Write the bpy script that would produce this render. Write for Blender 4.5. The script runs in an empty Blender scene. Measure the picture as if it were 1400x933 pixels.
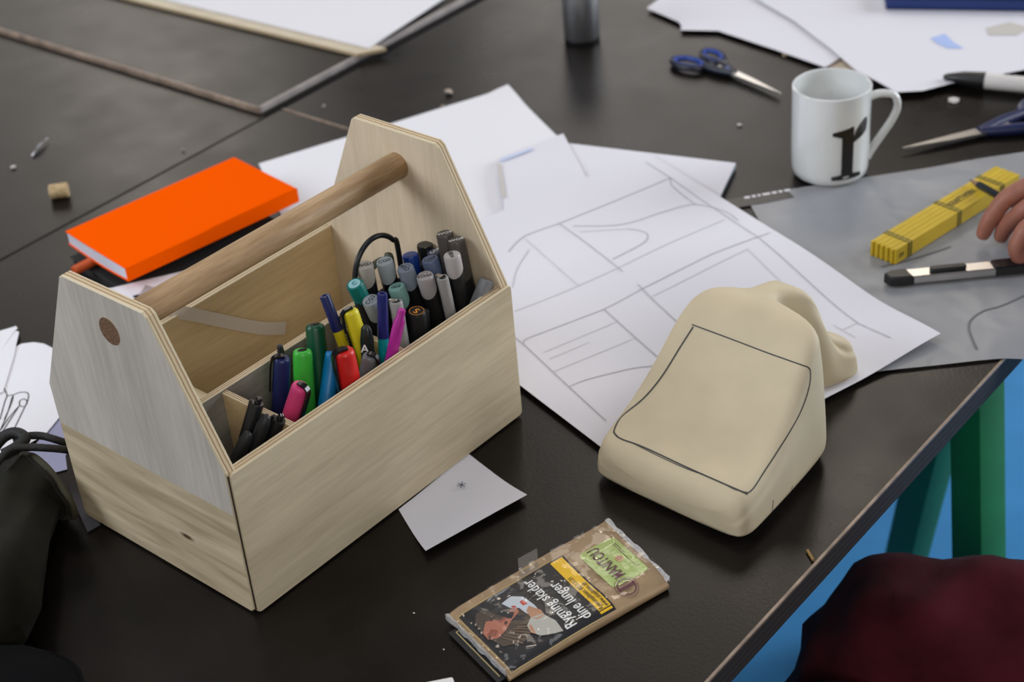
import bpy, bmesh, math, random
from math import sin, cos, pi, radians, sqrt, atan2
from mathutils import Vector, Matrix, noise
random.seed(7)
C = bpy.context.scene.collection
SC = bpy.context.scene

# ------------------------------------------------------------------ camera, world, lights
F_PX, PITCH, ROLL, CAM_H = 2308.065, 0.577, -0.091, 0.843
_fw = Vector((0, cos(PITCH), -sin(PITCH)))
_r = Vector((1, 0, 0)); _u = _r.cross(_fw)
CR = cos(ROLL) * _r + sin(ROLL) * _u
CU = -sin(ROLL) * _r + cos(ROLL) * _u
cam_d = bpy.data.cameras.new('camera'); cam = bpy.data.objects.new('camera', cam_d); C.objects.link(cam)
cam_d.sensor_width = 36; cam_d.lens = F_PX / 1400 * 36; cam_d.clip_start = 0.05
m = Matrix.Identity(4)
for i in range(3):
    m[i][0] = CR[i]; m[i][1] = CU[i]; m[i][2] = -_fw[i]
m[2][3] = CAM_H
cam.matrix_world = m
cam_d.dof.use_dof = True; cam_d.dof.focus_distance = 1.29; cam_d.dof.aperture_fstop = 6.5
SC.camera = cam
SC.view_settings.view_transform = 'Standard'; SC.view_settings.look = 'None'
SC.view_settings.gamma = 1; SC.view_settings.use_curve_mapping = False
SC.view_settings.exposure = 0.0

W = bpy.data.worlds.new('world'); SC.world = W; W.use_nodes = True
W.node_tree.nodes['Background'].inputs[0].default_value = (0.62, 0.70, 0.85, 1)
W.node_tree.nodes['Background'].inputs[1].default_value = 0.06

def area(name, loc, target, sx, sy, power, col):
    l = bpy.data.lights.new(name, 'AREA'); l.shape = 'RECTANGLE'; l.size = sx; l.size_y = sy
    l.energy = power; l.color = col
    o = bpy.data.objects.new(name, l); C.objects.link(o); o.location = loc
    o.rotation_euler = (Vector(target) - Vector(loc)).to_track_quat('-Z', 'Y').to_euler()
    return o
# tall daylight windows in the far wall, one in the left wall, then added fill lights
area('window_light_far_left', (-1.45, 5.2, 1.5), (-0.5, 1.4, 0), 1.85, 1.8, 11.5, (1.0, 0.94, 0.88))
area('far_lamp', (-1.05, 5.0, 1.55), (-0.4, 1.7, 0), 0.6, 0.7, 4.2, (1.0, 0.89, 0.76))
area('window_light_far_right', (0.52, 5.3, 1.45), (0.2, 1.4, 0), 1.1, 1.6, 12, (1.0, 0.94, 0.88))
area('window_light_left', (-2.6, 0.9, 1.6), (-0.2, 1.2, 0), 1.8, 1.5, 58, (0.88, 0.93, 1.0))
area('floor_fill_right', (3.2, 2.2, 0.9), (0.6, 1.8, -0.74), 1.6, 1.8, 95, (0.90, 0.95, 1.0))  # unseen source added low at the right to brighten the floor
area('fill_light_behind', (0.35, -1.8, 1.9), (0.0, 1.2, 0), 2.0, 1.4, 36, (1.0, 0.95, 0.88))  # frontal fill added behind the camera for the faces turned towards it
# added overhead fill above the table, then warm ceiling lamps
area('fill_light_overhead', (-0.3, 1.2, 2.5), (-0.2, 1.3, 0), 1.6, 1.2, 13, (0.95, 0.95, 1.0))  # large soft fill added overhead to brighten the papers
area('ceiling_lamp', (0.42, 3.7, 2.15), (0.1, 1.0, 0), 0.7, 0.8, 5.0, (1.0, 0.89, 0.78))
area('ceiling_lamp', (1.05, 3.9, 2.25), (0.3, 1.0, 0), 0.5, 1.0, 9.5, (1.0, 0.88, 0.74))
area('ceiling_lamp', (0.1, 3.0, 2.35), (0.0, 1.0, 0), 0.12, 0.12, 0.8, (1.0, 0.88, 0.74))
area('ceiling_lamp', (-0.9, 2.5, 2.2), (0.0, 1.0, 0), 0.3, 0.2, 1.6, (1.0, 0.86, 0.70))

def at(x, y, z=0.0):
    """the point at height z that the photograph's pixel looks at"""
    d = _fw * F_PX + CR * (x - 700) - CU * (y - 466.5)
    t = (z - CAM_H) / d.z
    return Vector((0, 0, CAM_H)) + d * t

# ------------------------------------------------------------------ materials
def ngroup(m): return m.node_tree.nodes, m.node_tree.links
MATS = {}
def mat(name, col, rough=0.5, metal=0.0, spec=0.5, var=0.0, vscale=40.0, bump=0.0, bscale=200.0, coat=0.0, sheen=0.0, sub=0.0, vec=(1, 1, 1), rvar=0.0):
    if name in MATS: return MATS[name]
    M = bpy.data.materials.new(name); M.use_nodes = True; n, l = ngroup(M); b = n['Principled BSDF']
    b.inputs['Base Color'].default_value = (*col, 1); b.inputs['Roughness'].default_value = rough
    b.inputs['Metallic'].default_value = metal; b.inputs['Specular IOR Level'].default_value = spec
    b.inputs['Coat Weight'].default_value = coat; b.inputs['Coat Roughness'].default_value = 0.08
    b.inputs['Sheen Weight'].default_value = sheen
    if sub: b.inputs['Subsurface Weight'].default_value = sub; b.inputs['Subsurface Radius'].default_value = (0.006, 0.002, 0.001)
    if var or bump or rvar:
        tc = n.new('ShaderNodeTexCoord'); mp = n.new('ShaderNodeMapping'); mp.inputs['Scale'].default_value = vec
        l.new(tc.outputs['Object'], mp.inputs['Vector'])
    if var or rvar:
        t = n.new('ShaderNodeTexNoise'); t.inputs['Scale'].default_value = vscale; t.inputs['Detail'].default_value = 6
        l.new(mp.outputs[0], t.inputs['Vector'])
    if var:
        r = n.new('ShaderNodeValToRGB'); r.color_ramp.elements[0].position = 0.3; r.color_ramp.elements[1].position = 0.7
        r.color_ramp.elements[0].color = (*[max(0, c * (1 - var)) for c in col], 1)
        r.color_ramp.elements[1].color = (*[min(1, c * (1 + var)) for c in col], 1)
        l.new(t.outputs['Fac'], r.inputs['Fac']); l.new(r.outputs[0], b.inputs['Base Color'])
    if rvar:
        mr = n.new('ShaderNodeMapRange'); mr.inputs['From Min'].default_value = .3; mr.inputs['From Max'].default_value = .7
        mr.inputs['To Min'].default_value = max(0.02, rough - rvar); mr.inputs['To Max'].default_value = min(1, rough + rvar)
        l.new(t.outputs['Fac'], mr.inputs['Value']); l.new(mr.outputs[0], b.inputs['Roughness'])
    if bump:
        t2 = n.new('ShaderNodeTexNoise'); t2.inputs['Scale'].default_value = bscale; t2.inputs['Detail'].default_value = 5
        l.new(mp.outputs[0], t2.inputs['Vector'])
        bp = n.new('ShaderNodeBump'); bp.inputs['Strength'].default_value = bump; bp.inputs['Distance'].default_value = 0.001
        l.new(t2.outputs['Fac'], bp.inputs['Height']); l.new(bp.outputs[0], b.inputs['Normal'])
    MATS[name] = M
    return M

def wood(name, c1, c2, axis, fine=260.0, rough=0.55, streak=None):
    """veneer: long noise streaks along one object axis"""
    M = bpy.data.materials.new(name); M.use_nodes = True; n, l = ngroup(M); b = n['Principled BSDF']
    b.inputs['Roughness'].default_value = rough; b.inputs['Specular IOR Level'].default_value = 0.35
    tc = n.new('ShaderNodeTexCoord'); mp = n.new('ShaderNodeMapping')
    s = [1.0, 1.0, 1.0]; s[axis] = 0.09; mp.inputs['Scale'].default_value = s
    l.new(tc.outputs['Object'], mp.inputs['Vector'])
    a = n.new('ShaderNodeTexNoise'); a.inputs['Scale'].default_value = fine; a.inputs['Detail'].default_value = 4
    d = n.new('ShaderNodeTexNoise'); d.inputs['Scale'].default_value = fine * 0.12; d.inputs['Detail'].default_value = 3; d.inputs['Distortion'].default_value = 0.6
    e = n.new('ShaderNodeTexNoise'); e.inputs['Scale'].default_value = 9; e.inputs['Detail'].default_value = 2
    l.new(mp.outputs[0], a.inputs['Vector']); l.new(mp.outputs[0], d.inputs['Vector']); l.new(tc.outputs['Object'], e.inputs['Vector'])
    mx = n.new('ShaderNodeMath'); mx.operation = 'MULTIPLY_ADD'; mx.inputs[1].default_value = 0.35
    l.new(a.outputs['Fac'], mx.inputs[0])
    m2 = n.new('ShaderNodeMath'); m2.operation = 'MULTIPLY_ADD'; m2.inputs[1].default_value = 0.45; m2.inputs[2].default_value = 0.0
    l.new(d.outputs['Fac'], m2.inputs[0]); l.new(m2.outputs[0], mx.inputs[2])
    m3 = n.new('ShaderNodeMath'); m3.operation = 'MULTIPLY_ADD'; m3.inputs[1].default_value = 0.3
    l.new(e.outputs['Fac'], m3.inputs[0]); l.new(mx.outputs[0], m3.inputs[2])
    r = n.new('ShaderNodeValToRGB'); r.color_ramp.elements[0].position = 0.40; r.color_ramp.elements[1].position = 0.68
    r.color_ramp.elements[0].color = (*c1, 1); r.color_ramp.elements[1].color = (*c2, 1)
    l.new(m3.outputs[0], r.inputs['Fac']); l.new(r.outputs[0], b.inputs['Base Color'])
    bp = n.new('ShaderNodeBump'); bp.inputs['Strength'].default_value = 0.12; bp.inputs['Distance'].default_value = 0.0006
    l.new(a.outputs['Fac'], bp.inputs['Height']); l.new(bp.outputs[0], b.inputs['Normal'])
    return M

def ply_edge(name, cols, rough=0.6):
    """edge of a sheet of plywood: bands across the 'thk' attribute"""
    M = bpy.data.materials.new(name); M.use_nodes = True; n, l = ngroup(M); b = n['Principled BSDF']
    b.inputs['Roughness'].default_value = rough
    at_ = n.new('ShaderNodeAttribute'); at_.attribute_name = 'thk'
    tc = n.new('ShaderNodeTexCoord'); nz = n.new('ShaderNodeTexNoise'); nz.inputs['Scale'].default_value = 120
    l.new(tc.outputs['Object'], nz.inputs['Vector'])
    ad = n.new('ShaderNodeMath'); ad.operation = 'MULTIPLY_ADD'; ad.inputs[1].default_value = 0.10; l.new(nz.outputs['Fac'], ad.inputs[0])
    sb = n.new('ShaderNodeMath'); sb.operation = 'SUBTRACT'; sb.inputs[1].default_value = 0.05
    l.new(at_.outputs['Fac'], ad.inputs[2]); l.new(ad.outputs[0], sb.inputs[0])
    r = n.new('ShaderNodeValToRGB'); r.color_ramp.interpolation = 'CONSTANT'
    N = len(cols)
    while len(r.color_ramp.elements) < N: r.color_ramp.elements.new(0.99)
    for i, c in enumerate(cols):
        r.color_ramp.elements[i].position = i / N; r.color_ramp.elements[i].color = (*c, 1)
    l.new(sb.outputs[0], r.inputs['Fac']); l.new(r.outputs[0], b.inputs['Base Color'])
    return M

BIRCH = ((0.46, 0.38, 0.255), (0.65, 0.555, 0.395))
M_birch_x = wood('birch_grain_long', *BIRCH, 0)
M_birch_z = wood('birch_grain_upright', *BIRCH, 2)
M_birch_g = wood('birch_grey_upright', (0.43, 0.39, 0.345), (0.61, 0.56, 0.495), 2)
M_birch_w = wood('birch_warm_across', (0.42, 0.335, 0.22), (0.60, 0.50, 0.35), 1)
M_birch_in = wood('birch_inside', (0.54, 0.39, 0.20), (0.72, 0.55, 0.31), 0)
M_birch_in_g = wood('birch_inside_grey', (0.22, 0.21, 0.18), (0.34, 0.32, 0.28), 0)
M_plyedge = ply_edge('birch_ply_edge', [(.66, .56, .38), (.66, .56, .38), (.34, .19, .09), (.60, .49, .31), (.60, .49, .31), (.34, .19, .09), (.66, .56, .38), (.66, .56, .38)])
M_edge_dark = ply_edge('weathered_ply_edge', [(.42, .36, .29), (.42, .36, .29), (.22, .16, .11), (.34, .28, .21), (.22, .16, .11), (.42, .36, .29)])
M_oak = wood('oak_dowel', (0.25, 0.145, 0.065), (0.50, 0.335, 0.185), 0, fine=420, rough=0.5)
M_oak_end = mat('oak_end_grain', (0.17, 0.095, 0.055), 0.6, var=0.5, vscale=500)
M_table = mat('film_faced_plywood', (0.0080, 0.0061, 0.0052), 0.30, spec=0.2, var=0.35, vscale=14, bump=0.10, bscale=420, rvar=0.04)
M_table_edge = ply_edge('dark_ply_edge', [(.012, .007, .005), (.026, .016, .010), (.010, .006, .004), (.028, .017, .011), (.010, .006, .004), (.026, .016, .010), (.010, .006, .004), (.03, .019, .012), (.012, .007, .005)], 0.75)
M_table_lip = mat('worn_edge', (0.27, 0.20, 0.15), 0.45, var=0.4, vscale=60)
M_grey_edge = mat('grey_edge', (0.36, 0.32, 0.31), 0.45, var=0.2, vscale=50)
M_floor = mat('blue_floor', (0.075, 0.34, 0.72), 0.4, var=0.12, vscale=6)
M_green = mat('green_paint', (0.0, 0.17, 0.058), 0.6, var=0.1, vscale=30)
M_paper = mat('white_paper', (0.74, 0.735, 0.80), 0.62, spec=0.3, bump=0.05, bscale=900)
M_paper2 = mat('white_paper_bright', (0.80, 0.795, 0.84), 0.62, spec=0.3)
M_paper_shade = mat('paper_in_shade', (0.30, 0.30, 0.44), 0.65)  # white paper with the shade put into its colour
M_pencil = mat('graphite_line', (0.20, 0.20, 0.215), 0.6)
M_pencil_f = mat('graphite_line_faint', (0.43, 0.43, 0.46), 0.6)
M_ink = mat('black_ink', (0.012, 0.018, 0.016), 0.5)
M_bluemark = mat('blue_pencil_shading', (0.40, 0.50, 0.78), 0.6)
M_tanmark = mat('tan_shading', (0.55, 0.52, 0.49), 0.6)
M_black = mat('black_plastic', (0.010, 0.010, 0.011), 0.38)
M_blackg = mat('black_gloss', (0.008, 0.008, 0.009), 0.2)
M_blackm = mat('black_matt', (0.012, 0.012, 0.012), 0.7)
M_steel = mat('steel', (0.62, 0.60, 0.58), 0.28, metal=1.0)
M_steel_d = mat('brushed_steel', (0.42, 0.42, 0.43), 0.35, metal=1.0)
M_orange = mat('orange_cover', (0.98, 0.105, 0.001), 0.6, spec=0.0)
M_pages = mat('page_block', (0.66, 0.66, 0.74), 0.7, var=0.15, vscale=800, vec=(0.02, 0.02, 1))
M_clay = mat('plaster_beige', (0.615, 0.525, 0.365), 0.62, spec=0.3, var=0.05, vscale=30, bump=0.06, bscale=500)
M_porc = mat('white_porcelain', (0.70, 0.72, 0.72), 0.16, coat=0.4)
M_print_blk = mat('black_glaze', (0.012, 0.011, 0.011), 0.3)
M_yellow = wood('yellow_lacquered_wood', (0.50, 0.335, 0.016), (0.66, 0.47, 0.035), 0, fine=500, rough=0.42)
M_skin = mat('skin', (0.33, 0.13, 0.088), 0.5, sub=0.25, var=0.10, vscale=120, bump=0.08, bscale=900)
M_burg = mat('burgundy_cotton', (0.070, 0.010, 0.016), 0.9, var=0.3, vscale=25, bump=0.35, bscale=1500, sheen=0.04, spec=0.1)
M_dark_cloth = mat('dark_jersey', (0.015, 0.015, 0.018), 0.9)
M_olive = mat('olive_fabric', (0.009, 0.0082, 0.0042), 0.9, spec=0.12, var=0.4, vscale=40, bump=0.5, bscale=1600, sheen=0.05)
M_olive_l = mat('olive_binding', (0.034, 0.030, 0.013), 0.8, bump=0.4, bscale=1600)
M_blackcloth = mat('black_fabric', (0.003, 0.003, 0.0035), 0.9, spec=0.1, bump=0.4, bscale=1500)
M_cream = mat('cream_plastic', (0.72, 0.62, 0.40), 0.4)
M_navy_p = mat('navy_plastic', (0.014, 0.022, 0.085), 0.35)
M_blue_p = mat('blue_grip', (0.015, 0.055, 0.32), 0.4)
M_bookblue = mat('blue_cover', (0.008, 0.03, 0.16), 0.45)
M_cork = mat('cork', (0.50, 0.36, 0.19), 0.8, var=0.3, vscale=300)
M_dkbrown = mat('dark_brown', (0.035, 0.02, 0.014), 0.6)
M_white_pl = mat('white_plastic', (0.72, 0.70, 0.68), 0.4)
M_crumb = mat('paper_crumb', (0.62, 0.58, 0.56), 0.6)
M_kraft = mat('kraft_print', (0.36, 0.245, 0.135), 0.55, var=0.12, vscale=60)

def film(name, tint, trans, rough, bump, bscale, spec_only=False):
    M = bpy.data.materials.new(name); M.use_nodes = True; n, l = ngroup(M)
    out = n['Material Output']; n.remove(n['Principled BSDF'])
    tr = n.new('ShaderNodeBsdfTransparent'); mx = n.new('ShaderNodeMixShader'); mx.inputs[0].default_value = 1 - trans
    if spec_only:
        g = n.new('ShaderNodeBsdfGlossy'); g.inputs['Roughness'].default_value = rough
    else:
        g = n.new('ShaderNodeBsdfPrincipled'); g.inputs['Base Color'].default_value = (*tint, 1); g.inputs['Roughness'].default_value = rough
    l.new(tr.outputs[0], mx.inputs[1]); l.new(g.outputs[0], mx.inputs[2]); l.new(mx.outputs[0], out.inputs['Surface'])
    if bump:
        tc = n.new('ShaderNodeTexCoord'); t = n.new('ShaderNodeTexNoise'); t.inputs['Scale'].default_value = bscale; t.inputs['Detail'].default_value = 1.2; t.inputs['Distortion'].default_value = 0.6
        l.new(tc.outputs['Object'], t.inputs['Vector'])
        b = n.new('ShaderNodeBump'); b.inputs['Strength'].default_value = 1.0; b.inputs['Distance'].default_value = bump
        l.new(t.outputs['Fac'], b.inputs['Height']); l.new(b.outputs[0], g.inputs['Normal'])
    return M
M_cello = film('cellophane', (1, 1, 1), 0.94, 0.08, 0.0042, 40, True)
M_cello_rim = film('cellophane_rim', (0.75, 0.75, 0.76), 0.45, 0.15, 0.002, 300)
M_tape = film('masking_tape', (0.62, 0.55, 0.47), 0.12, 0.55, 0, 1)
M_tape_g = film('clear_tape', (0.34, 0.31, 0.28), 0.62, 0.3, 0.0004, 300)
M_tracing = film('tracing_paper', (0.35, 0.36, 0.385), 0.25, 0.38, 0.0030, 22)

# ------------------------------------------------------------------ object helpers
def thing(name, label, cat, loc=(0, 0, 0), rotz=0.0, group=None):
    o = bpy.data.objects.new(name, None); C.objects.link(o); o.empty_display_size = 0.02
    o.location = loc; o.rotation_euler = (0, 0, rotz); o['label'] = label; o['category'] = cat
    if group: o['group'] = group
    return o
def tag(o, label, cat, group=None):
    o['label'] = label; o['category'] = cat
    if group: o['group'] = group
    return o

class G:
    """verts + faces with a material slot per face"""
    def __init__(s): s.v = []; s.f = []; s.m = []; s.thk = None
    def add(s, vs, fs, mi=0):
        o = len(s.v); s.v += [Vector(v) for v in vs]; s.f += [tuple(i + o for i in f) for f in fs]; s.m += [mi] * len(fs); return s
    def merge(s, g, mi=None):
        o = len(s.v); s.v += g.v; s.f += [tuple(i + o for i in f) for f in g.f]; s.m += (g.m if mi is None else [mi] * len(g.f)); return s
    def xf(s, fn): s.v = [Vector(fn(v)) for v in s.v]; return s

def link(name, g, mats, parent=None, smooth=True, world=False, label=None, recalc=True, mods=()):
    if not isinstance(mats, (list, tuple)): mats = [mats]
    me = bpy.data.meshes.new(name)
    vs = g.v
    if world and parent is not None:
        par = parent; M = Matrix.Identity(4)
        while par is not None:
            M = par.matrix_basis @ M; par = par.parent
        inv = M.inverted(); vs = [inv @ v for v in vs]
    me.from_pydata([tuple(v) for v in vs], [], g.f)
    for M_ in mats: me.materials.append(M_)
    me.polygons.foreach_set('material_index', g.m)
    if g.thk:
        a = me.attributes.new('thk', 'FLOAT', 'POINT'); a.data.foreach_set('value', g.thk + [0.0] * (len(g.v) - len(g.thk)))
    if recalc:
        bm = bmesh.new(); bm.from_mesh(me); bmesh.ops.recalc_face_normals(bm, faces=bm.faces); bm.to_mesh(me); bm.free()
    me.polygons.foreach_set('use_smooth', [smooth] * len(me.polygons))
    if smooth:
        try: me.set_sharp_from_angle(angle=radians(42))
        except Exception: pass
    me.update()
    o = bpy.data.objects.new(name, me); C.objects.link(o)
    if parent is not None: o.parent = parent
    if label: o['label'] = label
    return o

def box(x0, y0, z0, x1, y1, z1, bev=0.0, mi=0):
    g = G()
    if bev <= 0:
        return g.add([(x, y, z) for z in (z0, z1) for y in (y0, y1) for x in (x0, x1)],
                     [(0, 2, 3, 1), (4, 5, 7, 6), (0, 1, 5, 4), (2, 6, 7, 3), (0, 4, 6, 2), (1, 3, 7, 5)], mi)
    bm = bmesh.new(); bmesh.ops.create_cube(bm, size=1)
    for v in bm.verts: v.co = Vector(((x0 + x1) / 2 + v.co.x * (x1 - x0), (y0 + y1) / 2 + v.co.y * (y1 - y0), (z0 + z1) / 2 + v.co.z * (z1 - z0)))
    bmesh.ops.bevel(bm, geom=bm.edges[:], offset=bev, segments=2, profile=0.6, affect='EDGES')
    g = frombm(bm, mi); return g
def frombm(bm, mi=0):
    bm.verts.ensure_lookup_table(); bm.verts.index_update(); g = G()
    g.add([v.co.copy() for v in bm.verts], [tuple(v.index for v in f.verts) for f in bm.faces], mi); bm.free(); return g

def inset_poly(pts, d):
    """move every side of a convex ccw outline inwards by d"""
    n = len(pts); out = []
    for i in range(n):
        p0, p1, p2 = Vector(pts[i - 1]), Vector(pts[i]), Vector(pts[(i + 1) % n])
        a = (p1 - p0).normalized(); b = (p2 - p1).normalized()
        na = Vector((-a.y, a.x)); nb = Vector((-b.y, b.x)); k = na + nb
        out.append(p1 + k * (d / max(0.3, 1 + na.dot(nb))))
    return out
def panel(pts, t, org, ex, ey, ez, bev=0.0007, edge_mi=1):
    """flat board with the outline pts (ccw in ex, ey) and thickness t along ez"""
    org, ex, ey, ez = Vector(org), Vector(ex), Vector(ey), Vector(ez)
    n = len(pts); g = G(); ins = inset_poly(pts, bev); rings = [(ins, 0), (pts, bev), (pts, t - bev), (ins, t)]
    g.thk = []
    for ring, z in rings:
        for p in ring: g.v.append(org + ex * p[0] + ey * p[1] + ez * z); g.thk.append(z / t)
    for k in range(3):
        for i in range(n):
            j = (i + 1) % n
            g.f.append((k * n + i, k * n + j, (k + 1) * n + j, (k + 1) * n + i)); g.m.append(edge_mi)
    g.f.append(tuple(range(n))[::-1]); g.m.append(0); g.f.append(tuple(range(3 * n, 4 * n))); g.m.append(0)
    return g
def roundrect(x0, y0, x1, y1, r, n=4):
    out = []
    for cx, cy, a in ((x1 - r, y0 + r, -90), (x1 - r, y1 - r, 0), (x0 + r, y1 - r, 90), (x0 + r, y0 + r, 180)):
        for k in range(n + 1):
            th = radians(a + 90 * k / n); out.append((cx + r * cos(th), cy + r * sin(th)))
    return out
def prism(pts, z0, z1, bev=0.0, mi=0):
    if bev > 0:
        g = panel([tuple(p) for p in pts], z1 - z0, (0, 0, z0), (1, 0, 0), (0, 1, 0), (0, 0, 1), bev, mi)
        g.m = [mi] * len(g.f); g.thk = None; return g
    n = len(pts); g = G()
    g.add([(*p[:2], z0) for p in pts] + [(*p[:2], z1) for p in pts],
          [tuple(range(n))[::-1], tuple(range(n, 2 * n))] + [(i, (i + 1) % n, n + (i + 1) % n, n + i) for i in range(n)], mi)
    return g
def lathe(prof, n=24, mi=0, sx=1.0, sy=1.0):
    """prof: list of (r, z); caps where r == 0 or at the ends"""
    g = G(); vs = []; fs = []; idx = []
    for r, z in prof:
        if r <= 1e-7: idx.append([len(vs)]); vs.append((0, 0, z))
        else:
            idx.append(list(range(len(vs), len(vs) + n)))
            vs += [(r * sx * cos(2 * pi * k / n), r * sy * sin(2 * pi * k / n), z) for k in range(n)]
    for a, b in zip(idx, idx[1:]):
        for k in range(n):
            j = (k + 1) % n
            if len(a) == 1 and len(b) == 1: continue
            if len(a) == 1: fs.append((a[0], b[j], b[k]))
            elif len(b) == 1: fs.append((a[k], a[j], b[0]))
            else: fs.append((a[k], a[j], b[j], b[k]))
    if len(idx[0]) > 1: fs.append(tuple(idx[0])[::-1])
    if len(idx[-1]) > 1: fs.append(tuple(idx[-1]))
    return g.add(vs, fs, mi)
def frames(pts, closed=False):
    n = len(pts); T = []
    for i in range(n):
        a = pts[(i - 1) % n] if (closed or i > 0) else pts[i]; b = pts[(i + 1) % n] if (closed or i < n - 1) else pts[i]
        T.append((b - a).normalized())
    up = Vector((0, 0, 1)) if abs(T[0].z) < 0.9 else Vector((1, 0, 0))
    N = (up - T[0] * up.dot(T[0])).normalized(); out = []
    for t in T:
        N = (N - t * N.dot(t)).normalized(); out.append((N, t.cross(N)))
    return out
def tube(pts, r, n=8, closed=False, mi=0, sy=1.0):
    pts = [Vector(p) for p in pts]; fr = frames(pts, closed); g = G(); vs = []; fs = []
    rr = r if isinstance(r, (list, tuple)) else [r] * len(pts)
    for p, (a, b), q in zip(pts, fr, rr):
        vs += [p + a * (q * sy * cos(2 * pi * k / n)) + b * (q * sin(2 * pi * k / n)) for k in range(n)]
    N = len(pts)
    for i in range(N if closed else N - 1):
        j = (i + 1) % N
        for k in range(n): fs.append((i * n + k, i * n + (k + 1) % n, j * n + (k + 1) % n, j * n + k))
    if not closed: fs += [tuple(range(n))[::-1], tuple(range((N - 1) * n, N * n))]
    return g.add(vs, fs, mi)
def spline(pts, k=8, closed=False):
    pts = [Vector(p) for p in pts]; n = len(pts); out = []
    for i in range(n if closed else n - 1):
        if closed: p0, p1, p2, p3 = pts[i - 1], pts[i], pts[(i + 1) % n], pts[(i + 2) % n]
        else: p0, p1, p2, p3 = pts[max(0, i - 1)], pts[i], pts[i + 1], pts[min(n - 1, i + 2)]
        for j in range(k):
            t = j / k
            out.append(0.5 * ((2 * p1) + (p2 - p0) * t + (2 * p0 - 5 * p1 + 4 * p2 - p3) * t * t + (3 * p1 - p0 - 3 * p2 + p3) * t ** 3))
    if not closed: out.append(pts[-1])
    return out
def sheet(fn, nu, nv, t):
    """closed thin sheet from fn(u, v)"""
    g = G(); vs = []
    for dz in (0, -t):
        for j in range(nv + 1):
            for i in range(nu + 1):
                p = Vector(fn(i / nu, j / nv)); vs.append(p + Vector((0, 0, dz)))
    A = lambda i, j, k: k * (nu + 1) * (nv + 1) + j * (nu + 1) + i
    fs = []
    for j in range(nv):
        for i in range(nu):
            fs.append((A(i, j, 0), A(i + 1, j, 0), A(i + 1, j + 1, 0), A(i, j + 1, 0)))
            fs.append((A(i, j, 1), A(i, j + 1, 1), A(i + 1, j + 1, 1), A(i + 1, j, 1)))
    for i in range(nu):
        fs.append((A(i, 0, 0), A(i, 0, 1), A(i + 1, 0, 1), A(i + 1, 0, 0))); fs.append((A(i, nv, 0), A(i + 1, nv, 0), A(i + 1, nv, 1), A(i, nv, 1)))
    for j in range(nv):
        fs.append((A(0, j, 0), A(0, j + 1, 0), A(0, j + 1, 1), A(0, j, 1))); fs.append((A(nu, j, 0), A(nu, j, 1), A(nu, j + 1, 1), A(nu, j + 1, 0)))
    return g.add(vs, fs)
def ribbon(pts, w, up=Vector((0, 0, 1))):
    pts = [Vector(p) for p in pts]; g = G(); vs = []
    for i, p in enumerate(pts):
        t = (pts[min(i + 1, len(pts) - 1)] - pts[max(i - 1, 0)]); s = t.cross(up)
        s = s.normalized() * w / 2 if s.length > 1e-9 else Vector((w / 2, 0, 0))
        vs += [p - s, p + s]
    return g.add(vs, [(2 * i, 2 * i + 1, 2 * i + 3, 2 * i + 2) for i in range(len(pts) - 1)])
def subdiv(pts, k=10):
    out = []
    for a, b in zip(pts, pts[1:]):
        for i in range(k): out.append(Vector(a).lerp(Vector(b), i / k))
    out.append(Vector(pts[-1])); return out
_fcache = {}
def text2d(s, size=1.0, bold=0.0, align='CENTER', xs=1.0):
    """flat triangulated lettering in 2D, (0,0) at the centre"""
    key = (s, bold, align)
    if key not in _fcache:
        cu = bpy.data.curves.new('txt', 'FONT'); cu.body = s; cu.size = 1.0; cu.align_x = align; cu.align_y = 'CENTER'; cu.offset = bold; cu.resolution_u = 3
        o = bpy.data.objects.new('txt', cu); C.objects.link(o); bpy.context.view_layer.update()
        me = bpy.data.meshes.new_from_object(o)
        _fcache[key] = ([v.co.copy() for v in me.vertices], [tuple(p.vertices) for p in me.polygons])
        bpy.data.objects.remove(o); bpy.data.curves.remove(cu); bpy.data.meshes.remove(me)
    vs, fs = _fcache[key]
    g = G(); g.add([(v.x * size * xs, v.y * size, 0) for v in vs], fs); return g
def to_frame(o, z):
    """matrix with local z along direction z at o"""
    z = Vector(z).normalized(); x = Vector((1, 0, 0)) if abs(z.x) < 0.9 else Vector((0, 1, 0))
    x = (x - z * x.dot(z)).normalized(); y = z.cross(x)
    M = Matrix.Identity(4)
    for i in range(3): M[i][0], M[i][1], M[i][2], M[i][3] = x[i], y[i], z[i], o[i]
    return M
def nz(p, s, seed=0.0): return noise.noise(Vector((p[0] * s + seed, p[1] * s - seed, p[2] * s + seed * 0.7)))

# ------------------------------------------------------------------ structure: floor
FLOOR_Z = -0.74
g = G(); g.add([(-4, -1.5, FLOOR_Z), (5, -1.5, FLOOR_Z), (5, 6, FLOOR_Z), (-4, 6, FLOOR_Z)], [(0, 1, 2, 3)])
o = link('floor', g, M_floor, smooth=False); o['kind'] = 'structure'; o['label'] = 'glossy bright blue floor under the work table'

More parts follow.
